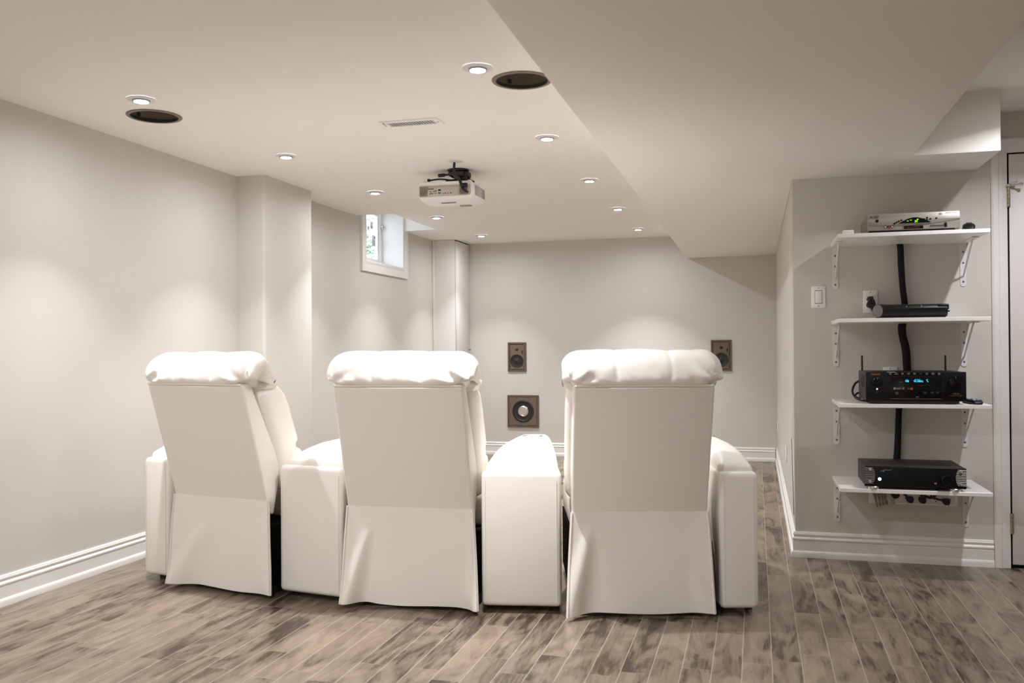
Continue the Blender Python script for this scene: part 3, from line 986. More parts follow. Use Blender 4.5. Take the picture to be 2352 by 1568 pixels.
def make_recliner(label, loc, rz, folds, seed, arm=None):
    t = thing('recliner', label, 'recliner', loc, rz, 'white leather theatre recliners in a curved row')
    rn = random.Random(seed)
    ph = [rn.uniform(0, 6.28) for _ in range(8)]

    def wr(x, y, z):
        return noise.noise(Vector((x * 8 + seed * 7, y * 8, z * 8))) * .0045 + noise.noise(Vector((x * 22, y * 22 + seed * 3, z * 22))) * .0016

    # headrest roll with three sewn panels
    def dh(x, y, z):
        o = wr(x, y, z)
        for sx in (-.108, .108):
            o -= .0032 * gauss(x - sx, .008)
        o += .0028 * math.cos(min(1, abs(abs(x) - (.0 if abs(x) < .108 else .20)) / .1) * math.pi / 2)
        # gathers that fan out of the two seam corners
        for s in (-1, 1):
            dx, dz = (x - s * .300) * s, z - .945
            dd = math.hypot(dx, dz)
            if y < .0 and dd > 1e-4:
                an = math.atan2(dz, -dx)
                o += 0.0090 * math.sin(an * 8.5 + ph[0 if s < 0 else 1]) * gauss(dd - .07, .05)
        for q, am in ((-.205, .004), (-.05, .002), (.075, .0025), (.19, .004)):
            if y < -.05:
                o += am * math.sin((x - q) * 75 + (z - .95) * 55 + ph[2]) * gauss(x - q, .045) * gauss(z - .962, .028)
        if y < -.08:
            e = min(1, max(0, (z - .949) / .035))
            o *= e * e * (3 - 2 * e)
        return o

    def wh(z, y):
        if y > -.06:
            return .985
        e = min(1, max(0, (z - .945) / .055))
        return .895 + .105 * math.sin(e * math.pi / 2)
    HEAD = [(-.154, .947), (-.173, .953), (-.180, .970), (-.175, 1.000), (-.160, 1.035), (-.132, 1.067), (-.092, 1.087), (-.045, 1.088), (.000, 1.058), (.036, 1.005), (.052, .945), (.03, .910), (-.05, .918), (-.125, .932)]
    cushion(HEAD, .318, .085, 64, 5, dh, .062, wh).build('headrest', M_LEATHER, t, sharp=70)
    # lumbar cushion below the headrest
    def db(x, y, z):
        o = wr(x, y, z) * .8
        o -= .014 * gauss(z - .665, .014) + .008 * gauss(abs(x) - .11, .010)
        return o
    BACK = [(.045, .955), (.095, .925), (.135, .868), (.165, .80), (.192, .735), (.206, .690), (.205, .664), (.226, .645), (.245, .600), (.243, .53), (.20, .475), (.10, .47), (.055, .58), (-.02, .78), (-.06, .90), (-.01, .955)]
    cushion(BACK, .296, .05, 30, 4, db).build('back_cushion', M_LEATHER, t, sharp=70)
    # outer shell of the back
    SH = [(.035, .365), (-.002, .385), (-.004, .424), (-.168, .949), (-.112, .960), (-.024, .79), (.075, .60), (.070, .50)]
    mb = MB().prism(SH, 'x', -.2765, .2765, bev=.011, seg=3)
    mb.build('back_shell', M_LEATHER, t, sharp=60)
    mb = MB()
    mb.tube([(-.270, -.166, .951), (-.1, -.169, .952), (.1, -.169, .952), (.270, -.166, .951)], .0055, 8, smooth=3)
    mb.build('back_piping', M_LEATHER, t)
    # skirt
    def fn(u_, v_):
        u = u_ * 2 - 1
        hw_ = .2815 + .0235 * v_ ** .9
        x = u * hw_
        z = .432 - .412 * v_
        y = -.008 - .012 * math.sin(v_ * math.pi * .5) * abs(u) ** 6
        y -= .004 * math.sin(v_ * 2.6)
        for (ua, va, ub, vb, wd, am, val) in folds:
            L2 = (ub - ua) ** 2 + (vb - va) ** 2
            s = ((u - ua) * (ub - ua) + (v_ - va) * (vb - va)) / L2
            sc = max(0, min(1, s))
            e = (u - (ua + (ub - ua) * sc)) * hw_ / .3
            dv = (v_ - (va + (vb - va) * sc))
            w_ = wd * (.45 + .75 * sc)
            a = am * (sc ** .7) * (1 if dv > -.01 else gauss(dv, .10))
            if s < 0:
                a *= gauss(s, .25)
            y -= a * (gauss(e, w_) - val * gauss(e - w_ * 1.9 * (1 if ub < ua or ua < 0 else -1), w_ * 1.2))
        y += .003 * noise.noise(Vector((u * 2.2 + seed, v_ * 2, seed * 1.3)))
        z += .003 * math.sin(u * 5 + ph[4]) * v_
        if abs(u) > .96:
            y += .004 * (abs(u) - .96) / .04
        return (x, y, z)
    mb = MB().grid(fn, 70, 40, .007)
    mb.build('skirt', M_LEATHER, t, sharp=60)
    for sd in (.012, .988):
        MB().tube([tuple(Vector(fn(sd, v / 14)) + Vector((0, -.003, 0))) for v in range(15)], .0032, 6).build('skirt_hem', M_LEATHER, t)
    # seat, footrest, feet, black base box standing in for the shade inside
    mb = MB()
    secs = []
    for y, zt_, zb_, q in ((.20, .44, .33, .02), (.23, .475, .315, .0), (.45, .485, .31, 0), (.70, .49, .31, 0), (.79, .475, .32, .005), (.82, .43, .34, .02)):
        secs.append([(x, yy, z) for x, yy, z in rr(.272 - q, zb_, zt_, y, .035)])
    mb.loft(secs).build('seat', M_LEATHER, t, sharp=60)
    MB().box(-.268, .268, .785, .85, .06, .318, bev=.02, seg=3).build('footrest', M_LEATHER, t)
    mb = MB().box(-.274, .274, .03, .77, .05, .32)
    mb.build('shade_underframe', M_DARK, t, smooth=False)
    for x in (-.23, .23):
        for y in (.1, .72):
            MB().cyl((x, y, 0), (x, y, .052), .018, 14).build('foot', M_BLACKM, t)
    if arm:
        x0, x1 = arm
        a = make_arm(t, [(x0, .015), (x1, .015), (x1, .86), (x0, .86)])
    return t


def make_arm(parent, quad, name='arm'):
    BL, BR, FR, FL = [Vector(q) for q in quad]
    mb = MB()
    mb.prism([tuple(BL), tuple(BR), tuple(FR), tuple(FL)], 'z', .028, .588, bev=.022, seg=4)
    mb.build(name, M_LEATHER, parent, sharp=60)
    # raised padded top, rising away from the back
    secs = []
    prof = [(.030, .598), (.045, .612), (.09, .630), (.16, .648), (.26, .662), (.40, .668), (.60, .668), (.78, .664), (.86, .645), (.90, .60)]
    Lf = ((FL + FR) / 2 - (BL + BR) / 2).length
    for i, (y, zt) in enumerate(prof):
        s = y / Lf
        a, b = BL.lerp(FL, s), BR.lerp(FR, s)
        c = (a + b) / 2
        hw_ = (b - a).length / 2 - (.010 if 0 < i < len(prof) - 1 else .022)
        dx = (b - a).normalized()
        z0 = .560
        r = min(.040, (zt - .560) / 2 - .001)
        ring = []
        for px, _, pz in rr(hw_, z0, zt, 0, r):
            bulge = .006 * (1 - (px / hw_) ** 2) if pz > .6 else 0
            ring.append((c.x + dx.x * px, c.y + dx.y * px, pz + bulge))
        secs.append(ring)
    MB().loft(secs).build(name + '_pad', M_LEATHER, parent, sharp=60)
    # stitch line round the back face
    st = MB()
    ins = .020
    d = (BR - BL).normalized()
    nrm = Vector((d.y, -d.x)) * .0008
    a, b = BL + d * ins + nrm, BR - d * ins + nrm
    for p in (a, b):
        st.tube([(p.x, p.y, .05), (p.x, p.y, .555)], .0010, 6)
    st.build(name + '_stitching', principled('stitch_thread', (.74, .70, .64), .7), parent)
    # steel cup holder near the front
    s = .79
    c = (BL.lerp(FL, s) + BR.lerp(FR, s)) / 2
    hwf = (BR.lerp(FR, s) - BL.lerp(FL, s)).length / 2
    rc = min(.046, hwf - .022)
    MB().lathe([(rc + .006, .667), (rc + .005, .6735), (rc, .6745), (rc - .003, .671), (rc - .004, .612), (.0005, .612)], (c.x, c.y, 0), 'z', 32).build('cup_holder', M_CHROME, parent)
    for q in (BL.lerp(FR, .12), BR.lerp(FL, .12), BL.lerp(FR, .88), BR.lerp(FL, .88)):
        MB().cyl((q.x, q.y, 0), (q.x, q.y, .034), .016, 12).build('foot', M_BLACKM, parent)


R1 = ((-2.356, 3.571, 0), -.175)
R2 = ((-1.417, 3.525, 0), .072)
R3 = ((-.463, 3.647, 0), .264)
make_recliner('white leather recliner beside the window wall, first in the row', *R1,
              folds=[(-.30, .30, -.93, 1.0, .15, .026, .4), (.75, .55, .93, 1.0, .10, .006, .0)], seed=1, arm=(-.503, -.338))
make_recliner('white leather recliner in the middle of the row, between two wedge consoles', *R2,
              folds=[(-.62, .22, -.90, 1.0, .105, .038, .45), (.90, .15, .95, 1.0, .05, .018, .2), (.62, .45, .90, 1.0, .09, .010, .5)], seed=2)
make_recliner('white leather recliner by the corridor, its headrest overlapping a wall speaker', *R3,
              folds=[(-.72, .16, -.95, 1.0, .14, .036, .35), (.70, .55, .95, 1.0, .10, .010, .2)], seed=3, arm=(.330, .490))


def fwd(a, L=.845):
    return Vector((-math.sin(a), math.cos(a))) * L


def console(BL, BR, aL, aR, label):
    BL, BR = Vector(BL), Vector(BR)
    c = (BL + BR) / 2
    t = thing('console', label, 'armrest console', (c.x, c.y, 0), 0, 'wedge consoles between the recliners')
    q = [BL - c, BR - c, BR + fwd(aR) - c, BL + fwd(aL) - c]
    make_arm(t, [(p.x, p.y) for p in q], 'console_body')


console((-2.056, 3.560), (-1.722, 3.512), R1[1], R2[1], 'white leather wedge console between the middle recliner and the one by the window wall')
console((-1.112, 3.552), (-.780, 3.612), R2[1], R3[1], 'brightest white leather wedge console, below the square in-wall subwoofer')

# ------------------------------------------------------------------ shelves
SX0, SX1, SYF = .380, 1.036, 4.488
SHZ = [1.634, 1.232, .829, .429]         # top surfaces
ST = .018
LBL = ['top', 'second', 'third', 'bottom']
HOLD = ['carrying the silver cable box', 'carrying the black game console', 'carrying the black receiver', 'carrying the black amplifier']
for z, l, h in zip(SHZ, LBL, HOLD):
    mb = MB()
    mb.prism([(SX0, SYF), (SX1, SYF), (SX1, YS - .001), (.775, YS - .001), (.775, YS - .055), (.665, YS - .055), (.665, YS - .001), (SX0, YS - .001)], 'z', z - ST, z, bev=.0012, seg=1)
    o = mb.build('wall_shelf', M_SHELF, sharp=30)
    tag(o, f'white {l} wall shelf {h}', 'shelf', 'white shelves on the wall by the door')


def bracket(loc, label):
    t = thing('shelf_bracket', label, 'bracket', loc, 0, 'white steel brackets under the wall shelves')
    w = .0145
    poly = [(-w, 0), (-w, -.205)]
    poly += [(w * -math.cos(a), -.205 - w * math.sin(a)) for a in [math.pi * k / 8 for k in range(1, 8)]]
    poly += [(w, -.205), (w, 0)]
    MB().prism(poly, 'y', -.004, -.0005, bev=.0006, seg=1).build('wall_plate', M_STEELW, t)
    MB().box(-w, w, -.27, -.0005, -.004, -.0005, bev=.0006, seg=1).build('arm', M_STEELW, t)
    mb = MB()
    mb.tube([(0, -.004, -.168), (0, -.016, -.158), (0, -.200, -.012), (0, -.216, -.005)], .0042, 8)
    mb.build('strut', M_STEELW, t)
    for z in (-.045, -.100, -.195):
        mb = MB()
        mb.lathe([(.0052, -.004), (.0045, -.0055), (.002, -.0062), (.0003, -.0058)], (0, 0, z), 'y', 12, cap=True)
        mb.build('screw', M_SCREW, t)
    return t


b0 = None
for z, l in zip(SHZ, LBL):
    for x, side in ((.402, 'light switch side'), (1.008, 'door side')):
        lab = f'white steel bracket under the {l} shelf on the {side}'
        if b0 is None:
            b0 = bracket((x, YS, z - ST), lab)
        else:
            dup(b0, (x, YS, z - ST), lab)

# black braided sleeve running down behind the shelves
mb = MB()
mb.tube([(.705, YS - .028, 1.645), (.713, YS - .028, 1.60), (.716, YS - .028, 1.50), (.722, YS - .028, 1.40), (.731, YS - .028, 1.31), (.728, YS - .028, 1.24), (.717, YS - .028, 1.20), (.720, YS - .028, 1.15),
         (.733, YS - .028, 1.09), (.738, YS - .028, 1.02), (.738, YS - .028, .95), (.720, YS - .028, .84), (.702, YS - .028, .80), (.697, YS - .028, .74), (.694, YS - .028, .66), (.690, YS - .03, .58), (.684, YS - .035, .50), (.682, YS - .04, .455)],
        [.0155, .0155, .0155, .015, .015, .017, .019, .0185, .0195, .0195, .0185, .0165, .0155, .015, .0155, .0165, .018, .019], 14, smooth=5)
tag(mb.build('cable_sleeve', M_SLEEVE), 'black braided cable sleeve running down the wall behind the shelves', 'cable')

# ------------------------------------------------------------------ top shelf: cable box, remote, small white box
z0 = SHZ[0]
ct = thing('cable_box', 'silver cable box with green digits on the top shelf', 'cable box', (.72, 4.545, z0))
w = .200
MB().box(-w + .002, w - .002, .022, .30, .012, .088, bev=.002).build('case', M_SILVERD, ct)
MB().prism([(.022, .010), (-.006, .016), (-.010, .05), (-.004, .094), (.022, .094)], 'x', -w, w, bev=.002).build('front_panel', M_SILVER, ct)
# curved raised band across the front
mb = MB()
def band(u, v):
    x = -w + .001 + (2 * w - .002) * u
    c = (u - .5) * 2
    top = .068 + .010 * (1 - c * c) - .002
    bot = .048 - .012 * (1 - c * c) + .006 * c
    return (x, -.0115 - .004 * math.sin(math.pi * v), bot + (top - bot) * v)
mb.grid(band, 40, 8, .003)
mb.build('front_band', M_SILVER, ct)
arc = [(-.070, .044)] + [(-.070 + .140 * k / 16, .044 + .026 * math.sin(math.pi * k / 16)) for k in range(1, 16)] + [(.070, .044)]
MB().prism([(x + .005, z) for x, z in arc], 'y', -.0175, -.0150).build('display_window', M_GLOSSB, ct)
text('display_digits', '24', .0135, (.010, -.0182, .0505), M_GREEN, ct, sx=.9, bold=.0002)
mb = MB()
for x, z in ((-.026, .0535), (-.012, .0575)):
    mb.box(x - .004, x + .004, -.0184, -.0176, z - .0009, z + .0009)
mb.box(.012, .022, -.0184, -.0176, .0585, .0600)
mb.box(.0163, .0177, -.0184, -.0176, .0555, .063)
mb.build('display_marks', M_GREEN, ct)
for x, z in ((-.084, .044), (-.075, .049), (-.065, .054), (-.053, .059), (.045, .060), (.058, .066), (.058, .056), (.072, .060), (.098, .062)):
    MB().lathe([(.0045, -.0135), (.0042, -.0172), (.0005, -.0175)], (x, 0, z), 'y', 14, cap=True).build('button', M_BLACK, ct)
MB().lathe([(.0075, -.0125), (.007, -.017), (.0005, -.0175)], (-.160, 0, .060), 'y', 18, cap=True).build('power_button', M_BLACK, ct)
for x, mt_ in ((-.123, M_PRINTW), (-.108, M_RCA_R), (-.093, M_RCA_Y)):
    MB().lathe([(.0062, -.009), (.0062, -.0125), (.0042, -.0125), (.0042, -.010)], (x, 0, .030), 'y', 16).build('jack', M_BLACKM, ct)
    MB().lathe([(.0040, -.010), (.0035, -.0128), (.0005, -.0128)], (x, 0, .030), 'y', 12, cap=True).build('jack_centre', mt_, ct)
MB().box(-.042, .042, -.0125, -.008, .017, .031, bev=.001).build('lower_display', M_GLOSSB, ct)
text('lower_display_print', 'ROGERS', .0085, (.004, -.0128, .0238), M_REDP, ct, sx=1.3)
mb = MB().lathe([(.0035, -.0130), (.0035, -.0126), (.0022, -.0126)], (-.024, 0, .0240), 'y', 14)
mb.build('lower_display_ring', M_REDP, ct)
MB().box(.072, .130, -.0125, -.008, .027, .030).build('card_slot', M_BLACKM, ct)
MB().box(.134, .144, -.014, -.008, .020, .041, bev=.001).build('usb_flap', M_BLACK, ct)
text('maker_print', 'Scientific\nAtlanta', .0075, (-.176, -.0090, .0805), M_BLACKM, ct, align='LEFT')
MB().prism([(-.192, .077), (-.180, .077), (-.184, .0845)], 'y', -.0078, -.0066).build('maker_mark', M_BLACKM, ct)
text('corner_print', 'Digital\nHDTV', .0055, (.118, -.0085, .0835), M_BLACKM, ct)
text('model_print', 'EXPLORER  8300HD  HIGH DEFINITION', .0042, (.165, -.0078, .0880), M_PRINTG, ct, sx=.7)
MB().box(-w + .006, w - .02, .0, .25, .002, .012).build('underside', M_DARK, ct, smooth=False)
for x in (-.17, .17):
    for y in (.03, .26):
        MB().cyl((x, y, 0), (x, y, .012), .010, 12).build('foot', M_RUBBER, ct)

def remote(label, loc, rz, L, W_, H, curved):
    t = thing('remote_control', label, 'remote control', loc, rz)
    secs = []
    for k in range(13):
        s = k / 12
        e = math.sqrt(max(0.0, 1 - (2 * s - 1) ** 6))
        hh = H * (.55 + .45 * (math.sin(math.pi * min(1, s * 1.1)) if curved else 1)) * (.35 + .65 * e)
        secs.append(rr(W_ / 2 * (.55 + .45 * e), .0, hh, s * L, min(hh * .45, .012), 4))
    MB().loft(secs).build('body', M_BLACK, t, sharp=60)
    if not curved:
        for i in range(3):
            for j in range(6):
                MB().box(-.016 + i * .013, -.007 + i * .013, .02 + j * .022, .032 + j * .022, H - .002, H + .0025, bev=.001).build('button', (M_PRINTW, M_PRINTG, M_RCA_B)[(i + j) % 3], t)
    else:
        for j in range(4):
            MB().box(-.012, .012, .03 + j * .024, .042 + j * .024, H * .9, H + .0015, bev=.001).build('button', M_GREYPL, t)
    return t


remote('black curved remote control beside the silver cable box', (.952, 4.500, z0), math.radians(-9), .175, .052, .036, True)
wb = thing('small_box', 'small white plastic box at the light switch end of the top shelf', 'box', (.430, 4.53, z0))
MB().box(-.024, .024, -.02, .02, 0, .020, bev=.004, seg=3).build('case', M_WHITE, wb)
MB().box(-.022, .022, -.0203, -.0198, .009, .0098).build('case_seam', M_PRINTG, wb)

# ------------------------------------------------------------------ second shelf: game console and cable bundle
z0 = SHZ[1]
gc = thing('game_console', 'black game console with a rounded front on the second shelf', 'game console', (.70, 4.535, z0))
R_ = .030
def cap_prof(r, yc, zc, L, h0, h1):
    pts = [(yc + L, h1), ]
    pts += [(yc + r * math.cos(a), zc + r * math.sin(a)) for a in [math.pi / 2 + math.pi * 1.12 * k / 16 for k in range(17)]]
    pts += [(yc + .012, h0), (yc + L, h0)]
    return pts
MB().prism(cap_prof(R_, .03, .036, .22, .006, .066), 'x', -.118, .165, bev=.002).build('body', M_BLACK, gc, sharp=40)
MB().box(-.118, .160, .022, .23, .002, .014, bev=.002).build('base', M_BLACKM, gc)
def oblique(r, sh):
    return [(-.106 - sh * (1 if sh == 0 else (.012 + .62 * (.03 + r * math.cos(t_)))) / (sh or 1), .03 + r * math.cos(t_), .036 + r * math.sin(t_)) for t_ in [2 * math.pi * k / 36 for k in range(36)]]
MB().loft([[(-.118, y, z) for _, y, z in oblique(.0305, 1)], oblique(.0305, 1)], cap=False).build('end_collar', M_BLACK, gc)
MB().loft([oblique(.0302, 1), [(x - .002, y, z) for x, y, z in oblique(.0285, 1)]]).build('end_cap', M_GREYPL, gc, sharp=20)
mb = MB().box(.120, .171, .004, .20, .038, .064, bev=.005, seg=3)
mb.box(.126, .174, .004, .2, .027, .034, bev=.002)
mb.build('disc_cover', M_BLACK, gc)
mb = MB()
for x, z in ((-.012, .054), (.052, .057)):
    mb.lathe([(.0022, -.0010), (.0014, -.0026), (.0003, -.0028)], (x, .0075, z), 'y', 10, cap=True)
mb.build('led', M_PRINTW, gc)
MB().box(.0, .155, -.0012, .0035, .0445, .0456).build('disc_slot', M_DARK, gc)

mb = MB()
rnd = random.Random(5)
for k in range(7):
    xa, za = .562 + rnd.uniform(-.006, .012), 1.338 + rnd.uniform(-.004, .012)
    dz = rnd.uniform(-.015, .015)
    mb.tube([(xa, YS - .009, za), (xa + .004, YS - .045 - .006 * (k % 3), za - .012), (xa + rnd.uniform(-.012, .012), YS - .07, 1.300 + dz * .7), (.590 + rnd.uniform(-.01, .012), YS - .075, 1.288 + dz), (.63 + rnd.uniform(-.01, .01), YS - .07, 1.298 + dz * .5), (.68, YS - .06, 1.289 + dz * .4), (.712, YS - .05, 1.272)], [.0055, .0065, .009, .009, .0075, .006, .005], 9, smooth=5)
tag(mb.build('cable_bundle', M_RUBBER), 'black cable bundle hanging out of the wall plate behind the game console', 'cable')

# ------------------------------------------------------------------ third shelf: receiver and remote
z0 = SHZ[2]
rc = thing('receiver', 'black audio receiver with antennas and a cyan radio display on the third shelf', 'receiver', (.714, 4.492, z0))
hw = .216
MB().box(-hw + .002, hw - .002, .012, .31, .014, .150, bev=.002).build('case', M_DKMETAL, rc)
MB().box(-hw, hw, -.004, .013, .016, .151, bev=.003).build('front_panel', M_BLACK, rc)
MB().box(-hw + .02, hw - .03, .0, .02, .004, .018).build('plinth', M_BLACKM, rc)
MB().box(-.112, .112, -.0055, -.004, .030, .128, bev=.0008).build('glass_panel', M_GLOSSB, rc)
MB().box(-.112, .112, -.0062, -.0055, .0255, .0265).build('panel_line', M_PRINTG, rc)
for x, z, r in ((-.168, .107, .021), (.168, .107, .028)):
    k = MB().lathe([(r + .003, -.004), (r + .002, -.0065), (r, -.007), (r - .001, -.024), (r - .004, -.026), (.0005, -.0255)], (x, 0, z), 'y', 40, cap=True).build('knob', M_GLOSSB, rc)
    MB().box(x - .0008, x + .0008, -.0268, -.0255, z + r * .5, z + r * .85).build('knob_mark', M_PRINTG, k)
text('maker_name', 'DENON', .0095, (-.171, -.0046, .139), M_GOLD, rc, sx=1.1, bold=.0002)
text('model_name', 'AVR-X', .0090, (.171, -.0046, .0500), M_GOLD, rc, sx=1.0, bold=.0002)
text('model_caption', 'INTEGRATED NETWORK AV RECEIVER', .0042, (.171, -.0046, .0415), M_GOLD, rc, sx=.75)
text('display_station', 'FM', .0125, (-.036, -.0059, .1075), M_VFD, rc, bold=.0002)
text('display_frequency', '98.10MHz', .0125, (.013, -.0059, .1075), M_VFD, rc, sx=.78, bold=.0002)
mb = MB()
mb.box(-.038, -.033, -.0062, -.0056, .1155, .1165)
mb.box(-.004, .020, -.0062, -.0056, .1155, .1165)
mb.box(.046, .054, -.0062, -.0056, .115, .1162)
mb.prism([(.047, .114), (.049, .114), (.0535, .1045), (.0515, .1045)], 'y', -.0062, -.0056)
mb.box(.051, .0555, -.0062, -.0056, .1045, .1068)
mb.build('display_marks', M_VFD, rc, recalc=True)
# strip of feature badges along the top edge
for k, tx in enumerate(['HEOS\nAudio', 'Wi-Fi\nBluetooth', '5.2ch\n130W', '4K/60\nHDCP', 'Dolby\nVision', 'R', 'Setup\nAssist', 'AirPlay\nSpotify', 'Hi-Res\nAudio']):
    x = -.108 + k * .0262
    MB().box(x - .012, x + .012, -.0052, -.004, .1360, .1485).build('badge', M_GLOSSB, rc)
    text('badge_print', tx, .0046, (x, -.0055, .1425), M_PRINTW, rc, sx=.95)
MB().box(-.122, -.086, -.0056, -.0042, .1488, .1508).build('badge_highlight', M_PRINTW, rc)
b = MB().box(-.094, -.047, -.0060, -.0050, .067, .081, bev=.002).build('logo_badge', M_BLACKM, rc)
text('logo_print', 'Spotify', .0070, (-.073, -.0066, .0735), M_PRINTW, b)
MB().lathe([(.0045, -.0062), (.0045, -.0068), (.0025, -.0068)], (-.090, 0, .0735), 'y', 18).build('logo_ring', M_PRINTW, b)
MB().lathe([(.0040, -.0062), (.0040, -.0066), (.0004, -.0066)], (-.0525, 0, .0735), 'y', 16, cap=True).build('logo_dot', M_PRINTG, b)
text('logo_word', 'allmu', .0072, (-.0275, -.0060, .0725), M_PRINTG, rc)
MB().box(-.0205, -.0115, -.0062, -.0054, .0680, .0775).build('logo_square', M_ORANGE, rc)
MB().lathe([(.0055, -.005), (.0055, -.0085), (.0042, -.0085), (.0035, -.006)], (-.081, 0, .0515), 'y', 20).build('headphone_jack', M_CHROME, rc)
for x in (.042, .072, .094):
    MB().box(x - .008, x + .006, -.0064, -.0052, .050, .0585, bev=.001).build('port_cover', M_BLACKM, rc)
text('panel_print', 'QUICK SELECT   1    2    3    4', .0042, (.035, -.0060, .0880), M_REDP, rc)
text('panel_word', 'VIDEO', .0045, (.008, -.0066, .034), M_PRINTW, rc)
text('panel_word', 'STANDBY', .0038, (-.158, -.0046, .0765), M_REDP, rc)
MB().lathe([(.0030, -.004), (.0026, -.0062), (.0005, -.0065)], (-.166, 0, .0705), 'y', 14, cap=True).build('power_led', M_LED_W, rc)
MB().lathe([(.0048, -.004), (.0042, -.0058), (.0005, -.0058)], (-.166, 0, .0560), 'y', 14, cap=True).build('power_button', M_BLACKM, rc)
sv = MB()
for k in range(10):
    sv.box(-hw + .0012, -hw + .0022, .05, .19, .075 + k * .006, .0775 + k * .006)
sv.build('side_vent_grille', M_DARK, rc)
sv = MB()
for k in range(22):
    sv.box(-.16 + k * .0146, -.154 + k * .0146, .05, .25, .1495, .1505)
sv.build('top_vent_grille', M_DARK, rc)
for x in (-.197, .188):
    mb = MB()
    mb.cyl((x, .312, .13), (x, .316, .225), .0052, 12, .0042)
    mb.cyl((x, .31, .128), (x, .33, .128), .006, 12)
    mb.build('antenna', M_RUBBER, rc)
for x in (-.17, .16):
    for y in (.04, .27):
        MB().lathe([(.022, 0), (.023, .003), (.021, .016), (.0005, .016)], (x, y, 0), 'z', 22, cap=True).build('foot', M_BLACKM, rc)
mb = MB()
mb.tube([(.520, 4.815, .93), (.488, 4.82, .915), (.470, 4.80, .88), (.474, 4.77, .853), (.500, 4.74, .838)], .0055, 10, smooth=6)
mb.tube([(.520, 4.815, .87), (.490, 4.80, .862), (.478, 4.76, .845), (.505, 4.68, .834), (.56, 4.72, .834)], .005, 10, smooth=6)
mb.build('power_cord', M_RUBBER, rc, xf=Matrix.Translation((-.714, -4.492, -z0)))
remote('black remote control with white buttons beside the receiver', (.985, 4.505, z0), math.radians(6), .175, .05, .020, False)

# ------------------------------------------------------------------ bottom shelf: amplifier
z0 = SHZ[3]
am = thing('amplifier', 'black power amplifier with ribbed silver ends on the bottom shelf', 'amplifier', (.709, 4.497, z0))
hw = .219
MB().box(-hw + .003, hw - .003, .014, .31, .014, .107, bev=.002).build('case', M_DKMETAL, am)
MB().box(-hw, hw, -.004, .015, .012, .108, bev=.004, seg=3).build('front_panel', M_BLACK, am)
for sgn in (-1, 1):
    slats = MB()
    for k in range(10):
        z = .028 + k * .0078
        c = (k - 4.5) / 5.2
        L = .046 * (.62 + .38 * math.sqrt(max(0, 1 - c * c)))
        xa, xb = (-hw + .001, -hw + L) if sgn < 0 else (hw - L, hw - .001)
        slats.box(xa, xb, -.0085, -.004, z - .0020, z + .0020, bev=.0006, seg=1)
    slats.build('fin_panel', M_FIN, am)
    for z in (.036, .093):
        MB().lathe([(.0065, -.004), (.0065, -.0105), (.005, -.0115), (.0005, -.0105)], (sgn * (hw - .024), 0, z), 'y', 18, cap=True).build('bolt', M_CHROME, am)
MB().lathe([(.029, -.004), (.028, -.007), (.0265, -.008), (.025, -.024), (.021, -.027), (.0005, -.0262)], (.134, 0, .052), 'y', 40, cap=True).build('volume_knob', M_GLOSSB, am)
MB().lathe([(.0068, -.004), (.006, -.0072), (.0005, -.0082)], (-.153, 0, .048), 'y', 18, cap=True).build('power_light', M_LED_B, am)
mb = MB()
mb.tube([(-.150, -.0046, .083), (-.140, -.0048, .088), (-.132, -.0046, .0835), (-.139, -.0046, .086), (-.128, -.0048, .092), (-.115, -.0046, .090), (-.099, -.0046, .0935)], [.0008, .0013, .0008, .001, .0012, .0010, .0005], 6, smooth=4)
mb.build('script_logo', M_PRINTG, am)
text('model_mark', 'R3', .0085, (.088, -.0046, .035), M_PRINTW, am, bold=.0003)
sv = MB()
for j in range(2):
    for k in range(12):
        if 4 <= k <= 4:
            continue
        sv.box(-.17 + k * .028, -.15 + k * .028, .07 + j * .09, .13 + j * .09, .1066, .1074)
sv.build('top_vent_grille', M_BLACKM, am)
for x in (-.178, .172):
    for y in (.012, .27):
        MB().lathe([(.0235, 0), (.0255, .002), (.0255, .011), (.0235, .0135), (.0005, .0135)], (x, y, 0), 'z', 30, cap=True).build('foot', M_CHROME, am)

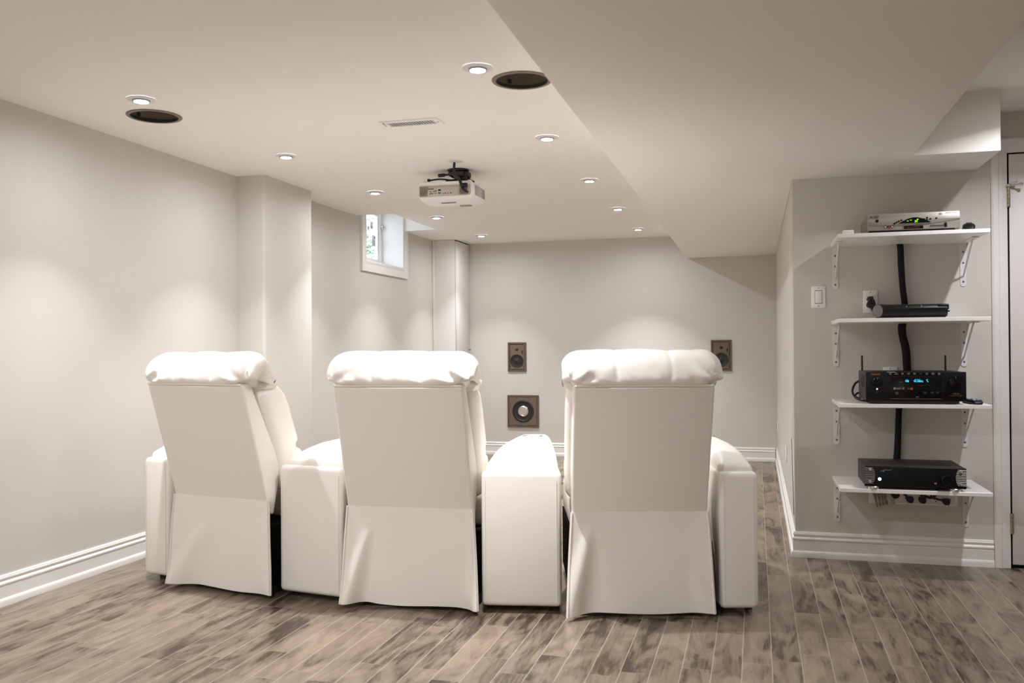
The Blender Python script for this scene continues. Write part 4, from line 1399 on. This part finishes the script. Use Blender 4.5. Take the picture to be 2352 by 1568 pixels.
# ------------------------------------------------------------------ outlets, plugs and cords beneath the bottom shelf
op = plate('low_voltage_plate', 'white wall plate stuffed with grey cables under the bottom shelf', 'outlet', (.606, YS - .0005, .352), (0, 0, 0), .105, .117, 'hole')
bp_ = thing('recessed_power_box', 'wide white recessed power box under the bottom shelf', 'outlet', (.826, YS, .352))
fr = MB()
for a in ((-.145, .145, -.058, -.047), (-.145, .145, .047, .058), (-.145, -.130, -.047, .047), (.130, .145, -.047, .047)):
    fr.box(a[0], a[1], -.008, -.0005, a[2], a[3], bev=.001, seg=1)
fr.build('box_frame', M_WHITE, bp_)
MB().box(-.130, .130, -.003, -.0008, -.047, .047).build('box_back', M_WHITE, bp_)
for x in (-.09, -.02, .045, .105):
    sk = MB()
    for z in (-.030, .02):
        sk.box(x - .008, x - .0055, -.0042, -.0028, z, z + .010)
        sk.box(x + .0055, x + .008, -.0042, -.0028, z, z + .010)
        sk.cyl((x, -.0028, z - .008), (x, -.0042, z - .008), .003, 10)
    sk.build('socket_slots', M_DARK, bp_)
PLG = [((.748, .322), (.705, .37), 'black plug next to the grey cables under the bottom shelf'),
       ((.806, .322), (.790, .37), 'black plug in the middle of the recessed power box beside free slots'),
       ((.916, .318), (.845, .345), 'black plug at the door end of the recessed power box')]
for (x, z), (x2, z2), lab in PLG:
    p = thing('power_plug', lab, 'plug', (x, YS - .004, z), 0, 'black plugs under the bottom shelf')
    MB().prism([(-.017, .014), (.014, .016), (.018, .0), (.012, -.016), (-.008, -.016), (-.018, -.002)], 'y', -.030, -.002, bev=.004).build('plug_body', M_RUBBER, p)
    mb = MB()
    mb.tube([(-.006, -.022, .010), ((x2 - x) * .5, -.036, (z2 - z) * .45), (x2 - x, -.045, z2 - z), (x2 - x - .01, -.05, z2 - z + .035)], .0052, 9, smooth=5)
    if x == .806:
        mb.tube([(-.030, -.03, .073), (-.012, -.055, .040), (.022, -.060, .021), (.050, -.055, .028), (.058, -.04, .070)], .0070, 9, smooth=6)
    mb.build('cord', M_RUBBER, p)
mb = MB()
for k in range(4):
    xa = .566 + k * .016
    mb.tube([(xa, YS - .010, .372), (xa + .002, YS - .05, .368), (xa + .012, YS - .055, .33), (xa + .024, YS - .05, .285 + .008 * k), (xa + .022, YS - .03, .300), (xa + .014, YS - .03, .36), (xa + .012, YS - .04, .40)], .0042, 9, smooth=6)
tag(mb.build('cable_bundle', M_PLUGG), 'grey cables looping below the bottom shelf from the wall plate', 'cable')
mb = MB()
for k in range(3):
    mb.tube([(.655 + .006 * k, YS - .03, .400), (.658 + .008 * k, YS - .06, .352), (.672 + .006 * k, YS - .062, .336 + .006 * k), (.690, YS - .055, .348), (.686, YS - .05, .398)], .0055, 9, smooth=6)
tag(mb.build('cable_bundle', M_RUBBER), 'black coiled cord hanging just below the bottom shelf', 'cable')
